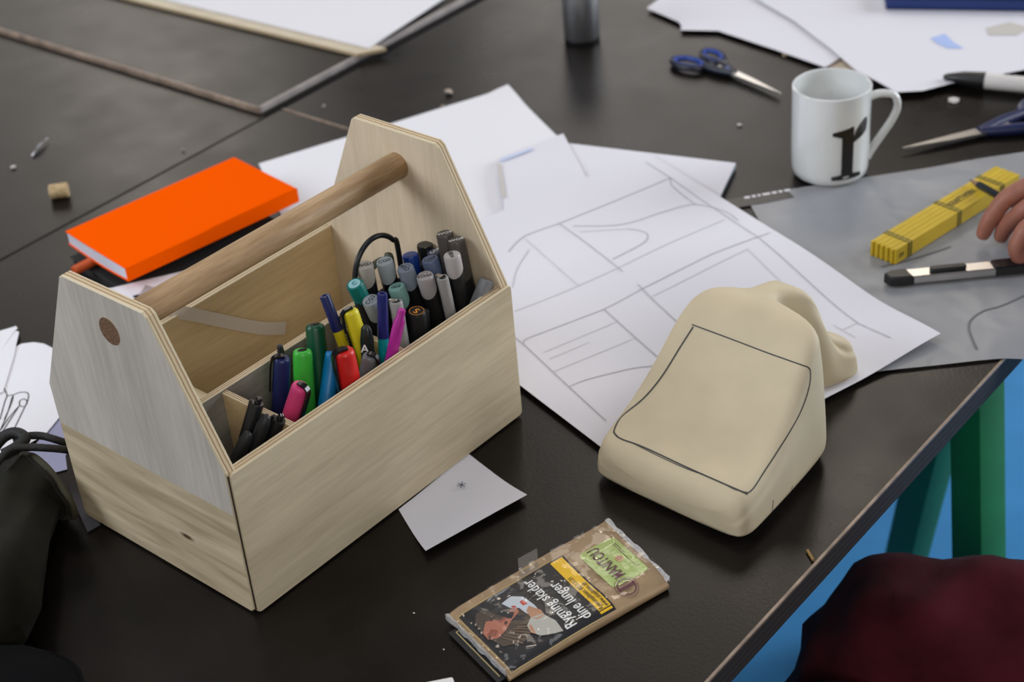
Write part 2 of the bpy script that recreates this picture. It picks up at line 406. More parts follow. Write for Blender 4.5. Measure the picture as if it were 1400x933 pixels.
# ------------------------------------------------------------------ work table: four boards
TY = 0.850                                               # heading of the table's right edge
TA = Vector((cos(TY), sin(TY), 0)); TB = Vector((-sin(TY), cos(TY), 0))
E0 = Vector((0.112, 0.842, 0))                           # a point of the right edge
def T2(p): d = Vector(p) - E0; return d.dot(TA), d.dot(TB)
a_s, b_s = T2(at(383, 150))                              # where the near board's far left corner lies
tb = Matrix.Identity(4)
def board(name, label, x0, y0, x1, y1, ztop, t, edge, lip, liph=0.0, lipsides=''):
    o = thing(name, label, 'table', E0 + TA * x0 + TB * y0, 0)
    o.location.z = ztop - t
    o.rotation_euler = (0, 0, TY)
    pts = [(0, 0), (x1 - x0, 0), (x1 - x0, y1 - y0), (0, y1 - y0)]
    g = panel(pts, t, (0, 0, 0), (1, 0, 0), (0, 1, 0), (0, 0, 1), 0.0012)
    link('board', g, [M_table, edge], o, smooth=False)
    if lip:
        gg = G(); X, Y = x1 - x0, y1 - y0; w = 0.0022
        if 'f' in lipsides: gg.merge(box(0, -0.0008, t - liph, X, w - 0.0008, t + 0.00015))
        if 'l' in lipsides: gg.merge(box(-0.0008, 0, t - liph, w - 0.0008, Y, t + 0.00015))
        link('edge_strip', gg, lip, o, smooth=False)
    return o
gap = 0.0022
t_near = board('table_board', 'dark brown coated plywood table board under the toolbox and beige model', -1.3, 0, a_s, b_s, 0.0, 0.027, M_table_edge, M_table_lip, 0.0016, 'f')
board('table_board', 'dark table board behind the near one, under the mug and white drawings', a_s + gap, 0, a_s + 1.3, b_s - gap, 0.0009, 0.027, M_table_edge, M_table_lip, 0.004, 'l')
a_c, b_c = T2(at(357, 157))
board('table_board', 'dark table board at far left with a cork stub and paper scraps on it', a_c - 1.9, b_s + gap, a_c + 0.0, b_s + 1.1, 0.0, 0.027, M_table_edge, None)
board('table_board', 'raised dark table board in the far corner carrying the wooden batten', a_c + 0.004, b_c + 0.004, a_c + 1.4, b_c + 1.2, 0.0065, 0.027, M_table_edge, None)
# its worn light edges (parts of that board)
far = [o for o in bpy.data.objects if o.get('label', '').startswith('raised dark')][0]
g = box(-0.0012, -0.0005, 0.0205, 1.4, 0.0035, 0.0274)
link('edge_strip', g, M_grey_edge, far, smooth=False, label='grey edging along the right side')
g = box(-0.0030, -0.0005, 0.0205, 0.0005, 1.2, 0.0274)
link('edge_strip', g, M_table_lip, far, smooth=False, label='worn brown edging along the near side')
# a bent nail on the right edge
p = at(1108, 762, 0); n = thing('nail', 'short brass nail lying at the right table edge', 'nail', p, TY + 0.9)
link('shank', tube([(-0.006, 0, 0.0016), (0.006, 0, 0.0016)], 0.0013, 8), mat('brass', (0.45, 0.28, 0.12), 0.4, metal=0.8), n)

# trestle
ap = Vector((0.444, 1.356, -0.05)); d = Vector((0.019, 0.290, -0.69))
tr = thing('trestle', 'bright green wooden trestle under the right table edge', 'trestle', (ap.x, ap.y, FLOOR_Z))
def leg(a, b, w, t, side):
    a, b = Vector(a), Vector(b); z = (b - a).normalized(); x = Vector(side); x = (x - z * x.dot(z)).normalized(); y = z.cross(x)
    g = box(-w / 2, -t / 2, 0, w / 2, t / 2, (b - a).length, 0.002)
    return g.xf(lambda v: a + x * v.x + y * v.y + z * v.z)
beam_dir = Vector((-0.98, 0.06, 0)).normalized()
for dx in (0.0, 0.62):
    off = beam_dir * dx
    for sgn in (1, -1):
        foot = ap + Vector((d.x * sgn, d.y * sgn, d.z)) + off; foot.z = FLOOR_Z + 0.003
        link('leg', leg(ap + off + Vector((0.0, 0.012 * sgn, 0.0)), foot, 0.034, 0.040, (1, 0.6, 0)), M_green, tr, world=True)
g = box(-0.7, -0.03, -0.056, 0.06, 0.03, -0.0285, 0.002)
ang = atan2(-beam_dir.y, -beam_dir.x)
g.xf(lambda v: Vector((ap.x + v.x * cos(ang) - v.y * sin(ang), ap.y + v.x * sin(ang) + v.y * cos(ang), v.z)))
link('beam', g, M_green, tr, world=True)

# ------------------------------------------------------------------ toolbox
BL, BW, BH, BH2, BTW, BHD = 0.3081, 0.2056, 0.1299, 0.2462, 0.0966, 0.2145
BT = 0.009
BO = Vector((-0.2090, 0.9532, 0.0016)); BYAW = 0.8202
tbx = thing('tool_box', 'open birch plywood toolbox with oak dowel handle, full of pens', 'toolbox', BO, BYAW)
gab = [(0.004, 0), (BW - 0.004, 0), (BW, 0.004), (BW, BH + 0.001), (BW / 2 + BTW / 2 + 0.001, BH2 - 0.003), (BW / 2 + BTW / 2 - 0.003, BH2),
       (BW / 2 - BTW / 2 + 0.003, BH2), (BW / 2 - BTW / 2 - 0.001, BH2 - 0.003), (0, BH + 0.001), (0, 0.004)]
def two_tone(name, zb):
    M = M_birch_g.copy(); M.name = name; n, l = ngroup(M); b = n['Principled BSDF']
    up = b.inputs['Base Color'].links[0].from_socket
    tc = n.new('ShaderNodeTexCoord'); mp = n.new('ShaderNodeMapping'); mp.inputs['Scale'].default_value = (1, 0.10, 1); l.new(tc.outputs['Object'], mp.inputs['Vector'])
    t = n.new('ShaderNodeTexNoise'); t.inputs['Scale'].default_value = 70; t.inputs['Detail'].default_value = 5; t.inputs['Distortion'].default_value = 0.8; l.new(mp.outputs[0], t.inputs['Vector'])
    r = n.new('ShaderNodeValToRGB'); r.color_ramp.elements[0].position = 0.35; r.color_ramp.elements[1].position = 0.66
    r.color_ramp.elements[0].color = (0.41, 0.325, 0.205, 1); r.color_ramp.elements[1].color = (0.66, 0.55, 0.375, 1); l.new(t.outputs['Fac'], r.inputs['Fac'])
    sx = n.new('ShaderNodeSeparateXYZ'); l.new(tc.outputs['Object'], sx.inputs[0])
    # knot
    vd = n.new('ShaderNodeVectorMath'); vd.operation = 'DISTANCE'; mp2 = n.new('ShaderNodeMapping'); mp2.inputs['Scale'].default_value = (0.2, 0.45, 1.4); mp2.inputs['Rotation'].default_value = (0.35, 0, 0)
    l.new(tc.outputs['Object'], mp2.inputs['Vector'])
    q = Matrix.Rotation(0.35, 3, 'X') @ Vector((0, 0.066 * 0.45, 0.043 * 1.4)); vd.inputs[1].default_value = q
    l.new(mp2.outputs[0], vd.inputs[0])
    kr = n.new('ShaderNodeMapRange'); kr.inputs['From Min'].default_value = 0.0015; kr.inputs['From Max'].default_value = 0.0045; l.new(vd.outputs['Value'], kr.inputs['Value'])
    km = n.new('ShaderNodeMix'); km.data_type = 'RGBA'; km.inputs['A'].default_value = (0.09, 0.05, 0.025, 1); l.new(kr.outputs[0], km.inputs['Factor']); l.new(r.outputs[0], km.inputs['B'])
    gt = n.new('ShaderNodeMath'); gt.operation = 'GREATER_THAN'; gt.inputs[1].default_value = zb; l.new(sx.outputs['Z'], gt.inputs[0])
    mx = n.new('ShaderNodeMix'); mx.data_type = 'RGBA'; l.new(gt.outputs[0], mx.inputs['Factor']); l.new(km.outputs['Result'], mx.inputs['A']); l.new(up, mx.inputs['B'])
    l.new(mx.outputs['Result'], b.inputs['Base Color']); return M
M_gable = two_tone('birch_two_veneers', 0.093)
M_gable_in = wood('birch_gable_inside', (0.58, 0.47, 0.325), (0.74, 0.62, 0.46), 2)
# near gable spans the whole width; side panels sit between their lapped ends
e = link('end_panel', panel(gab, BT, (0.0, 0, 0), (0, 1, 0), (0, 0, 1), (1, 0, 0), 0.0009), [M_gable, M_plyedge], tbx, smooth=False, label='near end panel with two veneer tones and a small knot')
e2 = link('end_panel', panel(gab, BT, (BL - BT, 0, 0), (0, 1, 0), (0, 0, 1), (1, 0, 0), 0.0009), [M_gable_in, M_plyedge], tbx, smooth=False)
def side(name, y0, z1, mats, t=BT, x0=0.0, x1=BL, r=0.004):
    pts = roundrect(x0, 0.0, x1, z1, r, 3) if r else [(x0, 0.006), (x1, 0.006), (x1, z1), (x0, z1)]
    return link(name, panel(pts, t, (0, y0 + t, 0), (1, 0, 0), (0, 0, 1), (0, -1, 0), 0.0006), mats, tbx, smooth=False)
side('side_panel', -BT * 0.25, BH, [M_birch_x, M_plyedge], t=BT * 1.0, x0=0.0015, x1=BL + 0.001)
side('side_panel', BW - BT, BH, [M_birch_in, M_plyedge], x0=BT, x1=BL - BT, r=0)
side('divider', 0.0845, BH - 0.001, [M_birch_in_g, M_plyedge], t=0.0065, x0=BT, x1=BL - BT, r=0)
for sx in (0.0705, 0.1885):
    link('cross_divider', panel([(BT, 0.006), (0.0845, 0.006), (0.0845, BH - 0.003), (BT, BH - 0.003)], 0.0055, (sx, 0, 0), (0, 1, 0), (0, 0, 1), (1, 0, 0), 0.0005), [M_birch_in, M_plyedge], tbx, smooth=False)
link('bottom_panel', box(BT, BT, 0.002, BL - BT, BW - BT, 0.009), M_birch_in, tbx, smooth=False)
g = lathe([(0.0112, -0.0002), (0.0115, 0.0002), (0.0115, BL - 0.0002), (0.0112, BL + 0.0002)], 32)
g.xf(lambda v: Vector((v.z, BW / 2 + v.x, BHD + v.y)))
h = link('handle', g, [M_oak, M_oak_end], tbx)
for p in h.data.polygons:
    if abs(p.normal.x) > 0.9: p.material_index = 1
link('glue_line', box(0.0008, -0.0012, 0.004, 0.0016, 0.003, BH - 0.001), M_dkbrown, tbx, smooth=False)
# masking tape over the rear panel's rim
def BX(x, y, z): return BO + Vector((cos(BYAW) * x - sin(BYAW) * y, sin(BYAW) * x + cos(BYAW) * y, z))
def toB(P): d = Vector(P) - BO; return Vector((d.x * cos(BYAW) + d.y * sin(BYAW), -d.x * sin(BYAW) + d.y * cos(BYAW), d.z))
tp = [(0.050, BW + 0.020, 0.085), (0.085, BW + 0.0008, 0.116), (0.108, BW + 0.0008, 0.1305), (0.118, BW - 0.0045, 0.1318), (0.128, BW - BT - 0.001, 0.1295), (0.163, BW - BT - 0.0050, 0.1040), (0.197, BW - BT - 0.009, 0.0800), (0.2200, BW - BT - 0.012, 0.0690)]
tp = spline(tp, 5)
g = G(); vs = []
for i, p in enumerate(tp):
    vs += [p + Vector((-0.002, 0, -0.0055)), p + Vector((0.002, 0.000, 0.0055))] if i > 12 else [p + Vector((-0.0068, 0, -0.001 if i > 5 else -0.005)), p + Vector((0.0068, 0, 0.001 if i > 5 else 0.005))]
g.add([v for v in vs], [(2 * i, 2 * i + 1, 2 * i + 3, 2 * i + 2) for i in range(len(tp) - 1)])
g.xf(lambda v: BX(*v))
tg = link('tape_strip', g, M_tape, recalc=False); tag(tg, 'strip of pale masking tape hanging over the toolbox rear rim', 'tape')
# cream roll in the rear compartment
c = BX(0.066, 0.146, 0.0100); ro = thing('adhesive_roll', 'cream roll lying in the rear compartment of the toolbox', 'roll', c, BYAW)
g = lathe([(0.018, -0.045), (0.042, -0.045), (0.045, -0.041), (0.045, 0.041), (0.042, 0.045), (0.018, 0.045)], 40)
g.f = g.f[:-2]; g.m = g.m[:-2]
g.merge(lathe([(0.018, 0.045), (0.018, -0.045)], 40)); g.f = g.f[:-2] if False else g.f
g.xf(lambda v: Vector((v.x, v.z, v.y + 0.0455)))
link('roll', g, M_cream, ro)

# ------------------------------------------------------------------ pens in the toolbox
PENS = {"a": [[0.2252, 0.0772, 0.1653], [0.2316, 0.0765, 0.012], 7.2], "b": [[0.2425, 0.0724, 0.1616], [0.261, 0.0689, 0.012], 7.2], "cg4": [[0.248, 0.0553, 0.1582], [0.2765, 0.0427, 0.012], 7.2], "m600": [[0.2353, 0.0548, 0.147], [0.2556, 0.0315, 0.012], 7.2], "teal": [[0.2018, 0.066, 0.1632], [0.2481, 0.0616, 0.012], 7.2], "cg2": [[0.2018, 0.0499, 0.1537], [0.2417, 0.0488, 0.012], 7.2], "wg5": [[0.25, 0.0358, 0.1561], [0.2711, 0.0286, 0.012], 7.2], "cg6": [[0.2712, 0.0496, 0.1566], [0.2836, 0.0268, 0.012], 7.2], "navy": [[0.2925, 0.0644, 0.1489], [0.2907, 0.0457, 0.012], 7.2], "w80": [[0.2747, 0.0276, 0.166], [0.2815, 0.0148, 0.012], 7.2], "brown1": [[0.2929, 0.0514, 0.1694], [0.2928, 0.0343, 0.012], 7.2], "brown2": [[0.2896, 0.0356, 0.1698], [0.2933, 0.0165, 0.012], 7.2], "blue": [[0.2755, 0.0766, 0.15], [0.2743, 0.0587, 0.012], 7.0], "blk": [[0.2935, 0.0766, 0.1509], [0.2887, 0.0705, 0.012], 6.5], "gray1": [[0.2573, 0.0235, 0.155], [0.2688, 0.0176, 0.012], 5.0], "gray2": [[0.2134, 0.0333, 0.152], [0.2005, 0.0145, 0.012], 5.5], "S": [[0.2279, 0.0267, 0.1377], [0.2293, 0.0356, 0.012], 7.5], "slant": [[0.2861, 0.0097, 0.1296], [0.2055, 0.0245, 0.012], 5.5], "navyyel": [[0.1778, 0.0757, 0.1616], [0.1802, 0.0309, 0.012], 4.5], "yel": [[0.1805, 0.0512, 0.1551], [0.1793, 0.0177, 0.012], 8], "dgreen": [[0.1603, 0.0718, 0.1451], [0.1271, 0.046, 0.012], 9], "green": [[0.1367, 0.0629, 0.1375], [0.1078, 0.0498, 0.012], 9], "navyclip": [[0.1138, 0.06, 0.1446], [0.0971, 0.0764, 0.012], 8], "pink": [[0.1005, 0.0271, 0.1394], [0.0829, 0.0768, 0.012], 7.5], "lblue": [[0.1565, 0.0505, 0.1297], [0.0847, 0.0254, 0.012], 7], "red": [[0.1411, 0.0191, 0.1512], [0.1451, 0.0177, 0.012], 9], "grey": [[0.1625, 0.0154, 0.136], [0.1496, 0.0444, 0.012], 7], "nvtq": [[0.1938, 0.0263, 0.172], [0.1635, 0.0191, 0.012], 4.5], "mag": [[0.1953, 0.0081, 0.1629], [0.1463, 0.0302, 0.012], 4.5], "blkA": [[0.1761, 0.0302, 0.15], [0.1629, 0.0298, 0.012], 6], "p1": [[0.0654, 0.0356, 0.1406], [0.0239, 0.0695, 0.012], 5], "p2": [[0.0613, 0.0214, 0.1383], [0.0149, 0.0633, 0.012], 5], "p3": [[0.0693, 0.0184, 0.13], [0.0419, 0.0791, 0.012], 5], "p4": [[0.0456, 0.026, 0.13], [0.0138, 0.0793, 0.012], 5]}
def pen_root(key, name, label, cat='marker', group=None):
    t, b, r = PENS[key]; t, b = Vector(t), Vector(b)
    L = (t - b).length; z = (t - b).normalized()
    b = b - z * 0.0 + Vector((0, 0, -0.0005))
    o = thing(name, label, cat, (0, 0, 0), 0, group)
    M = Matrix.Translation(BO) @ Matrix.Rotation(BYAW, 4, 'Z') @ to_frame(b, z)
    o.matrix_basis = M
    return o, L, r / 1000, M
def flat(M, s, size, z, rot, bold=0.0, mi=0, xs=1.0):
    """lettering on a pen's flat end; rot: heading of the text in the world's plan"""
    g = text2d(s, size, bold, xs=xs)
    inv = M.to_3x3().inverted()
    ex = inv @ Vector((cos(rot), sin(rot), 0)); ex.z = 0; ex.normalize(); ey = Vector((0, 0, 1)).cross(ex)
    return g.xf(lambda v: ex * v.x + ey * v.y + Vector((0, 0, z)))
GRP = 'markers in the far toolbox compartment'
def alcohol_marker(key, label, col, txt=None, rot=0.3, tcol=None, ring=False, slope=0.006, capl=0.013, sub=None):
    o, L, r, M = pen_root(key, 'alcohol_marker', label, group=GRP); r *= 0.93
    cmat = mat('cap_%s' % key, tuple(c * 0.74 for c in col), 0.42)
    link('barrel', lathe([(r * .9, 0), (r, 0.002), (r, L - capl - 0.002), (r * .9, L - capl - 0.002)], 24), M_blackm, o)
    n = 28; g = G(); vs = []
    inv = M.to_3x3().inverted(); vd = inv @ Vector((-0.2, -1, 0)); ph = atan2(vd.y, vd.x)   # the low side of the oblique joint
    rings = [(r * 1.045, None), (r * 1.045, L - 0.0012), (r * 0.95, L)]
    for rr, zz in rings:
        for k in range(n):
            a = 2 * pi * k / n
            z = zz if zz is not None else L - capl - slope * cos(a - ph)
            vs.append((rr * cos(a), rr * sin(a), z))
    fs = []
    for k in range(2):
        for i in range(n): fs.append((k * n + i, k * n + (i + 1) % n, (k + 1) * n + (i + 1) % n, (k + 1) * n + i))
    fs.append(tuple(range(2 * n, 3 * n))); fs.append(tuple(range(n))[::-1])
    link('end_cap', g.add(vs, fs), cmat, o)
    # black outer cap below the joint
    g = G(); vs = []
    for rr, zz in ((r * 1.04, L * 0.55), (r * 1.04, None)):
        for k in range(n):
            a = 2 * pi * k / n; vs.append((rr * cos(a), rr * sin(a), zz if zz is not None else L - capl - 0.0003 - slope * cos(a - ph)))
    link('cap', g.add(vs, [(i, (i + 1) % n, n + (i + 1) % n, n + i) for i in range(n)] + [tuple(range(n))[::-1], tuple(range(n, 2 * n))]), M_black, o)
    if ring:
        link('cap_ring', lathe([(r * 1.075, L * 0.55 - 0.0012), (r * 1.075, L * 0.55)], 24), mat('ring_grey', (0.20, 0.20, 0.20), 0.4), o)
    if txt:
        g = flat(M, txt, r * 0.82, L + 0.00025, rot, 0.012)
        if sub:
            g2 = flat(M, sub, r * 0.30, L + 0.00025, rot); inv3 = M.to_3x3().inverted()
            ey = inv3 @ Vector((-sin(rot), cos(rot), 0)); ey.z = 0; ey.normalize()
            g2.xf(lambda v: v - ey * r * 0.55); g.merge(g2)
        link('lettering', g, tcol or M_ink, o, smooth=False, recalc=False)
    return o
M_lett_w = mat('white_lettering', (0.75, 0.75, 0.74), 0.5)
alcohol_marker('a', 'black marker with pale warm grey end cap, left of the pale blue grey one', (0.50, 0.46, 0.40), 'WG1', 0.2)
alcohol_marker('b', 'black marker with pale blue grey end cap, just right of the pale warm grey one', (0.44, 0.50, 0.52), 'CG0', 0.2)
alcohol_marker('cg4', 'black marker with blue grey end cap lettered CG4', (0.27, 0.31, 0.39), 'CG4', 2.2, sub='Neutral')
alcohol_marker('m600', 'black marker with mint green end cap lettered 600', (0.27, 0.50, 0.45), '600', 2.9, sub='Neutral')
alcohol_marker('cg2', 'black marker with light grey end cap lettered CG2, beside the yellow marker', (0.38, 0.42, 0.46), 'CG2', 0.9, sub='Neutral')
alcohol_marker('wg5', 'black marker with pinkish grey end cap lettered WG5 and a grey cap ring', (0.46, 0.42, 0.42), 'WG5', 3.1, ring=True, sub='Neutral')
alcohol_marker('cg6', 'black marker with slate blue end cap lettered CG6', (0.13, 0.17, 0.29), 'CG6', 0.4, sub='Neutral')
alcohol_marker('navy', 'black marker with dark slate end cap with white letters', (0.045, 0.052, 0.095), 'CG8', 0.8, M_lett_w)
alcohol_marker('w80', 'black marker with pale pink grey end cap lettered W80 and a grey cap ring', (0.58, 0.53, 0.52), 'W80', 1.8, ring=True)
alcohol_marker('brown1', 'tall marker with brown grey end cap touching the far end panel', (0.105, 0.090, 0.080), 'WG9', 0.2, M_lett_w, capl=0.03)
alcohol_marker('brown2', 'marker with dark brown grey end cap, rightmost of the two brown ones', (0.085, 0.074, 0.066), 'WG8', 0.2, M_lett_w, capl=0.03)
# teal and blue ribbed caps
for key, label, col, top in (('teal', 'marker with ribbed teal cap and pale blue disc, left in the far compartment', (0.0, 0.16, 0.14), (0.30, 0.58, 0.62)),
                             ('blue', 'marker with round bright blue cap beside the black cord', (0.008, 0.045, 0.26), (0.03, 0.05, 0.16))):
    o, L, r, M = pen_root(key, 'round_marker', label, group=GRP); r *= 0.95
    link('barrel', lathe([(r * .9, 0), (r, 0.002), (r, L - 0.016)], 24), M_blackm, o)
    n = 48; g = G(); vs = []
    for rr, z in ((1.0, L - 0.018), (1.02, L - 0.001), (0.93, L)):
        for k in range(n): q = r * rr * (1.0 if (k % 4 < 2 or z == L) else 0.955); vs.append((q * cos(2 * pi * k / n), q * sin(2 * pi * k / n), z))
    fs = [(k * n + i, k * n + (i + 1) % n, (k + 1) * n + (i + 1) % n, (k + 1) * n + i) for k in range(2) for i in range(n)] + [tuple(range(2 * n, 3 * n)), tuple(range(n))[::-1]]
    link('cap', g.add(vs, fs), mat('ribbed_%s' % key, col, 0.4), o)
    link('cap_disc', lathe([(r * 0.74, L), (r * 0.72, L + 0.0004)], 24), mat('disc_%s' % key, top, 0.45), o)
    if key == 'teal': link('lettering', flat(M, 'C', r * 0.8, L + 0.0007, 0.4, 0.02), mat('teal_ink', (0.02, 0.2, 0.24), 0.5), o, smooth=False, recalc=False)
o, L, r, M = pen_root('blk', 'black_marker', 'plain black square ended marker against the far end panel', group=GRP)
link('barrel', lathe([(r * .9, 0), (r, 0.002), (r, L - 0.03)], 24), M_blackm, o)
link('cap', lathe([(r * 1.03, L - 0.03), (r * 1.03, L - 0.001), (r * 0.96, L)], 24), M_blackg, o)
# grey fineliners with steel clips
for key, label, cl in (('gray1', 'slim grey fineliner with steel topped cap between two pinkish grey markers', True), ('gray2', 'short grey fineliner with black dot end behind the magenta pen', False)):
    o, L, r, M = pen_root(key, 'fineliner', label, 'pen', GRP); r *= 0.95
    link('barrel', lathe([(r * .8, 0), (r * .92, 0.003), (r * .92, L - 0.05)], 20), mat('grey_barrel', (0.27, 0.26, 0.255), 0.4), o)
    link('cap', lathe([(r, L - 0.052), (r, L - 0.0012), (r * .9, L)], 20), mat('grey_cap', (0.31, 0.30, 0.29), 0.38), o)
    link('cap_disc', lathe([(r * .62, L), (r * .6, L + 0.0006)], 20), M_blackg, o)
    link('clip', box(-0.0018, r * 0.1, L, 0.0018, r + 0.0016, L + 0.0011, 0.0003).merge(box(-0.0016, r + 0.0005, L - 0.034, 0.0016, r + 0.0016, L + 0.0011, 0.0003)), M_steel, o)
o, L, r, M = pen_root('S', 'chunky_marker', 'thick black marker with an orange letter S on its end', group=GRP)
link('barrel', lathe([(r * .9, 0), (r, 0.002), (r, L - 0.05)], 24), M_blackm, o)
link('cap', lathe([(r * 1.03, L - 0.052), (r * 1.0, L - 0.002), (r * .86, L)], 28), M_black, o)
link('clip', box(r * .7, -0.003, L - 0.04, r + 0.004, 0.003, L - 0.004, 0.001), M_black, o)
link('lettering', flat(M, 'S', r * 1.15, L + 0.0003, 2.6, 0.02).merge(ribbon([(r * .78 * cos(a * pi / 12), r * .78 * sin(a * pi / 12), L + 0.0003) for a in range(25)], 0.0004)), mat('orange_ink', (0.75, 0.28, 0.03), 0.5), o, smooth=False, recalc=False)
o, L, r, M = pen_root('slant', 'grey_pen', 'grey square ended pen leaning on the near rim at the far end', 'pen', GRP)
link('barrel', lathe([(r * .8, 0), (r * .9, 0.003), (r * .9, L - 0.04)], 16), M_steel_d, o)
link('cap', box(-r, -r * .8, L - 0.045, r, r * .8, L + 0.012, 0.0015), mat('grey_cap_dark', (0.155, 0.16, 0.165), 0.4), o)
# black cord loop and olive band
c0 = BX(0.262, 0.083, 0.0)
pts = [(0.2135, 0.0790, 0.05), (0.2135, 0.0790, 0.140), (0.2165, 0.080, 0.160), (0.224, 0.080, 0.1735), (0.2365, 0.080, 0.1805), (0.2500, 0.080, 0.1790), (0.2610, 0.0795, 0.1700), (0.2655, 0.079, 0.155), (0.2655, 0.079, 0.05)]
g = tube(spline(pts, 8), 0.0023, 10); g.xf(lambda v: BX(*v))
cd = link('cord_loop', g, mat('black_cord', (0.008, 0.011, 0.011), 0.35)); tag(cd, 'arched black cord loop rising above the markers', 'cord')
pts = [(0.2285, 0.081, 0.02), (0.2285, 0.081, 0.142), (0.232, 0.081, 0.1535), (0.243, 0.081, 0.157), (0.253, 0.081, 0.1545), (0.2575, 0.081, 0.146), (0.2575, 0.081, 0.02)]
g = tube(spline(pts, 6), 0.0042, 8, sy=0.5); g.xf(lambda v: BX(v[0], v[1] + 0.0, v[2]))
cd = link('olive_band', g, mat('olive_plastic', (0.045, 0.052, 0.022), 0.5)); tag(cd, 'dark olive band seen inside the black cord loop', 'band')

GRP2 = 'markers in the middle toolbox compartment'
def clip_geo(L, r, ang, w, down, lift=0.0012, thick=0.0016):
    path = [(-r * 0.35, L + 0.0004), (r * 0.25, L + 0.0008), (r * 0.85, L - 0.0005), (r + lift, L - 0.006), (r + lift, L - down)]
    path = spline([Vector((x, 0, z)) for x, z in path], 5); g = G(); vs = []; n = len(path)
    for i, p in enumerate(path):
        t = (path[min(i + 1, n - 1)] - path[max(i - 1, 0)]).normalized(); nn = Vector((-t.z, 0, t.x)) * -1
        if nn.dot(Vector((1, 0, 1))) < 0: nn = -nn
        ww = w * (0.75 if i < 3 else 1.0)
        for a, b in ((-ww, 0), (ww, 0), (ww, thick), (-ww, thick)): vs.append(p + Vector((0, a / 1, 0)) + nn * b)
    fs = [(4 * i + k, 4 * i + (k + 1) % 4, 4 * i + 4 + (k + 1) % 4, 4 * i + 4 + k) for i in range(n - 1) for k in range(4)] + [(3, 2, 1, 0), tuple(4 * (n - 1) + k for k in range(4))]
    g.add(vs, fs); c, s = cos(ang), sin(ang)
    return g.xf(lambda v: Vector((v.x * c - v.y * s, v.x * s + v.y * c, v.z)))
def chunky(key, label, col, wclip, cmat=M_blackg, down=0.04, capl=0.052, rs=0.97, rnd=0.003, txt=None, taper=0.88):
    o, L, r, M = pen_root(key, 'chunky_marker', label, group=GRP2); r *= rs
    inv = M.to_3x3().inverted(); v = inv @ Vector((cos(wclip), sin(wclip), 0)); ang = atan2(v.y, v.x)
    cm = mat('chunky_%s' % key, col, 0.38)
    link('barrel', lathe([(r * .8, 0), (r * .92, 0.002), (r * .92, L - capl)], 24), cm, o)
    link('cap', lathe([(r, L - capl - 0.002), (r, L - capl), (r * (taper + 1) / 2, L - capl * .4), (r * taper, L - rnd), (r * (taper - .05), L - rnd * .35), (r * (taper - .17), L), (0, L + 0.0002)], 28), cm, o)
    if wclip is not None and down:
        link('clip', clip_geo(L, r * taper, ang, r * 0.32, down), cmat, o)
    if txt:
        g = text2d(txt, 0.0062, 0.015)
        c, s = cos(ang), sin(ang); R = r * taper + 0.0031
        def f(v): return Vector((R * c + v.y * s * 1, R * s - v.y * c, L - down * 0.62 - v.x * 1))
        link('lettering', g.xf(f), mat('clip_letters', (0.50, 0.42, 0.05), 0.5), o, smooth=False, recalc=False)
    return o
chunky('yel', 'yellow chunky marker with a black clip behind the navy and yellow pen', (0.70, 0.60, 0.015), 3.6, down=0.038, txt='LUMI', rs=0.9)
chunky('dgreen', 'dark green rounded marker standing behind the bright green one', (0.0, 0.070, 0.028), 0.6, down=0.0, rs=0.95)
chunky('green', 'bright green chunky marker at the centre of the toolbox', (0.05, 0.50, 0.045), 0.6, down=0.0, rs=0.95)
for key in ('dgreen', 'green'):
    o = [x for x in bpy.data.objects if x.name.startswith('chunky_marker') and x.type == 'EMPTY'][-2 if key == 'dgreen' else -1]
    t_, b_, r_ = PENS[key]; L = (Vector(t_) - Vector(b_)).length
    link('cap_patch', lathe([(r_ / 1000 * .5, L + 0.0003), (r_ / 1000 * .48, L + 0.0007)], 20, sy=0.55), M_blackg, o)
chunky('navyclip', 'navy blue chunky marker with a black clip over its top', (0.010, 0.020, 0.105), 3.2, down=0.03, rs=0.9)
chunky('pink', 'hot pink chunky marker with a black clip leaning to the near rim', (0.80, 0.065, 0.25), -0.5, down=0.034, rs=0.98)
chunky('lblue', 'sky blue chunky marker tucked behind the red one', (0.0, 0.20, 0.48), 3.6, down=0.0, rs=0.98)
chunky('red', 'red chunky marker with a broad black clip', (0.66, 0.018, 0.016), 3.5, down=0.036, rs=0.97, txt='POSCA' if False else None)
chunky('grey', 'slate grey chunky marker with a black clip right of the red one', (0.135, 0.145, 0.155), -0.3, down=0.03, rs=0.95)
o, L, r, M = pen_root('blkA', 'black_marker', 'very dark green black marker with a white letter A on its side', group=GRP2)
link('barrel', lathe([(r * .8, 0), (r * .95, 0.002), (r * .95, L - 0.05)], 20), M_blackm, o)
link('cap', lathe([(r, L - 0.052), (r, L - 0.012), (r * .75, L - 0.002), (r * .5, L), (0, L)], 24, sx=0.8), mat('green_black', (0.008, 0.016, 0.012), 0.35), o)
inv = M.to_3x3().inverted(); v = inv @ Vector((-0.3, -1, 0)); an = atan2(v.y, v.x); cc, ss = cos(an), sin(an); R = r * 1.03
g = text2d('A', 0.010, 0.02); g.xf(lambda v: Vector((R * cc - v.x * ss, R * ss + v.x * cc, L - 0.017 + v.y)))
link('lettering', g, M_lett_w, o, smooth=False, recalc=False)
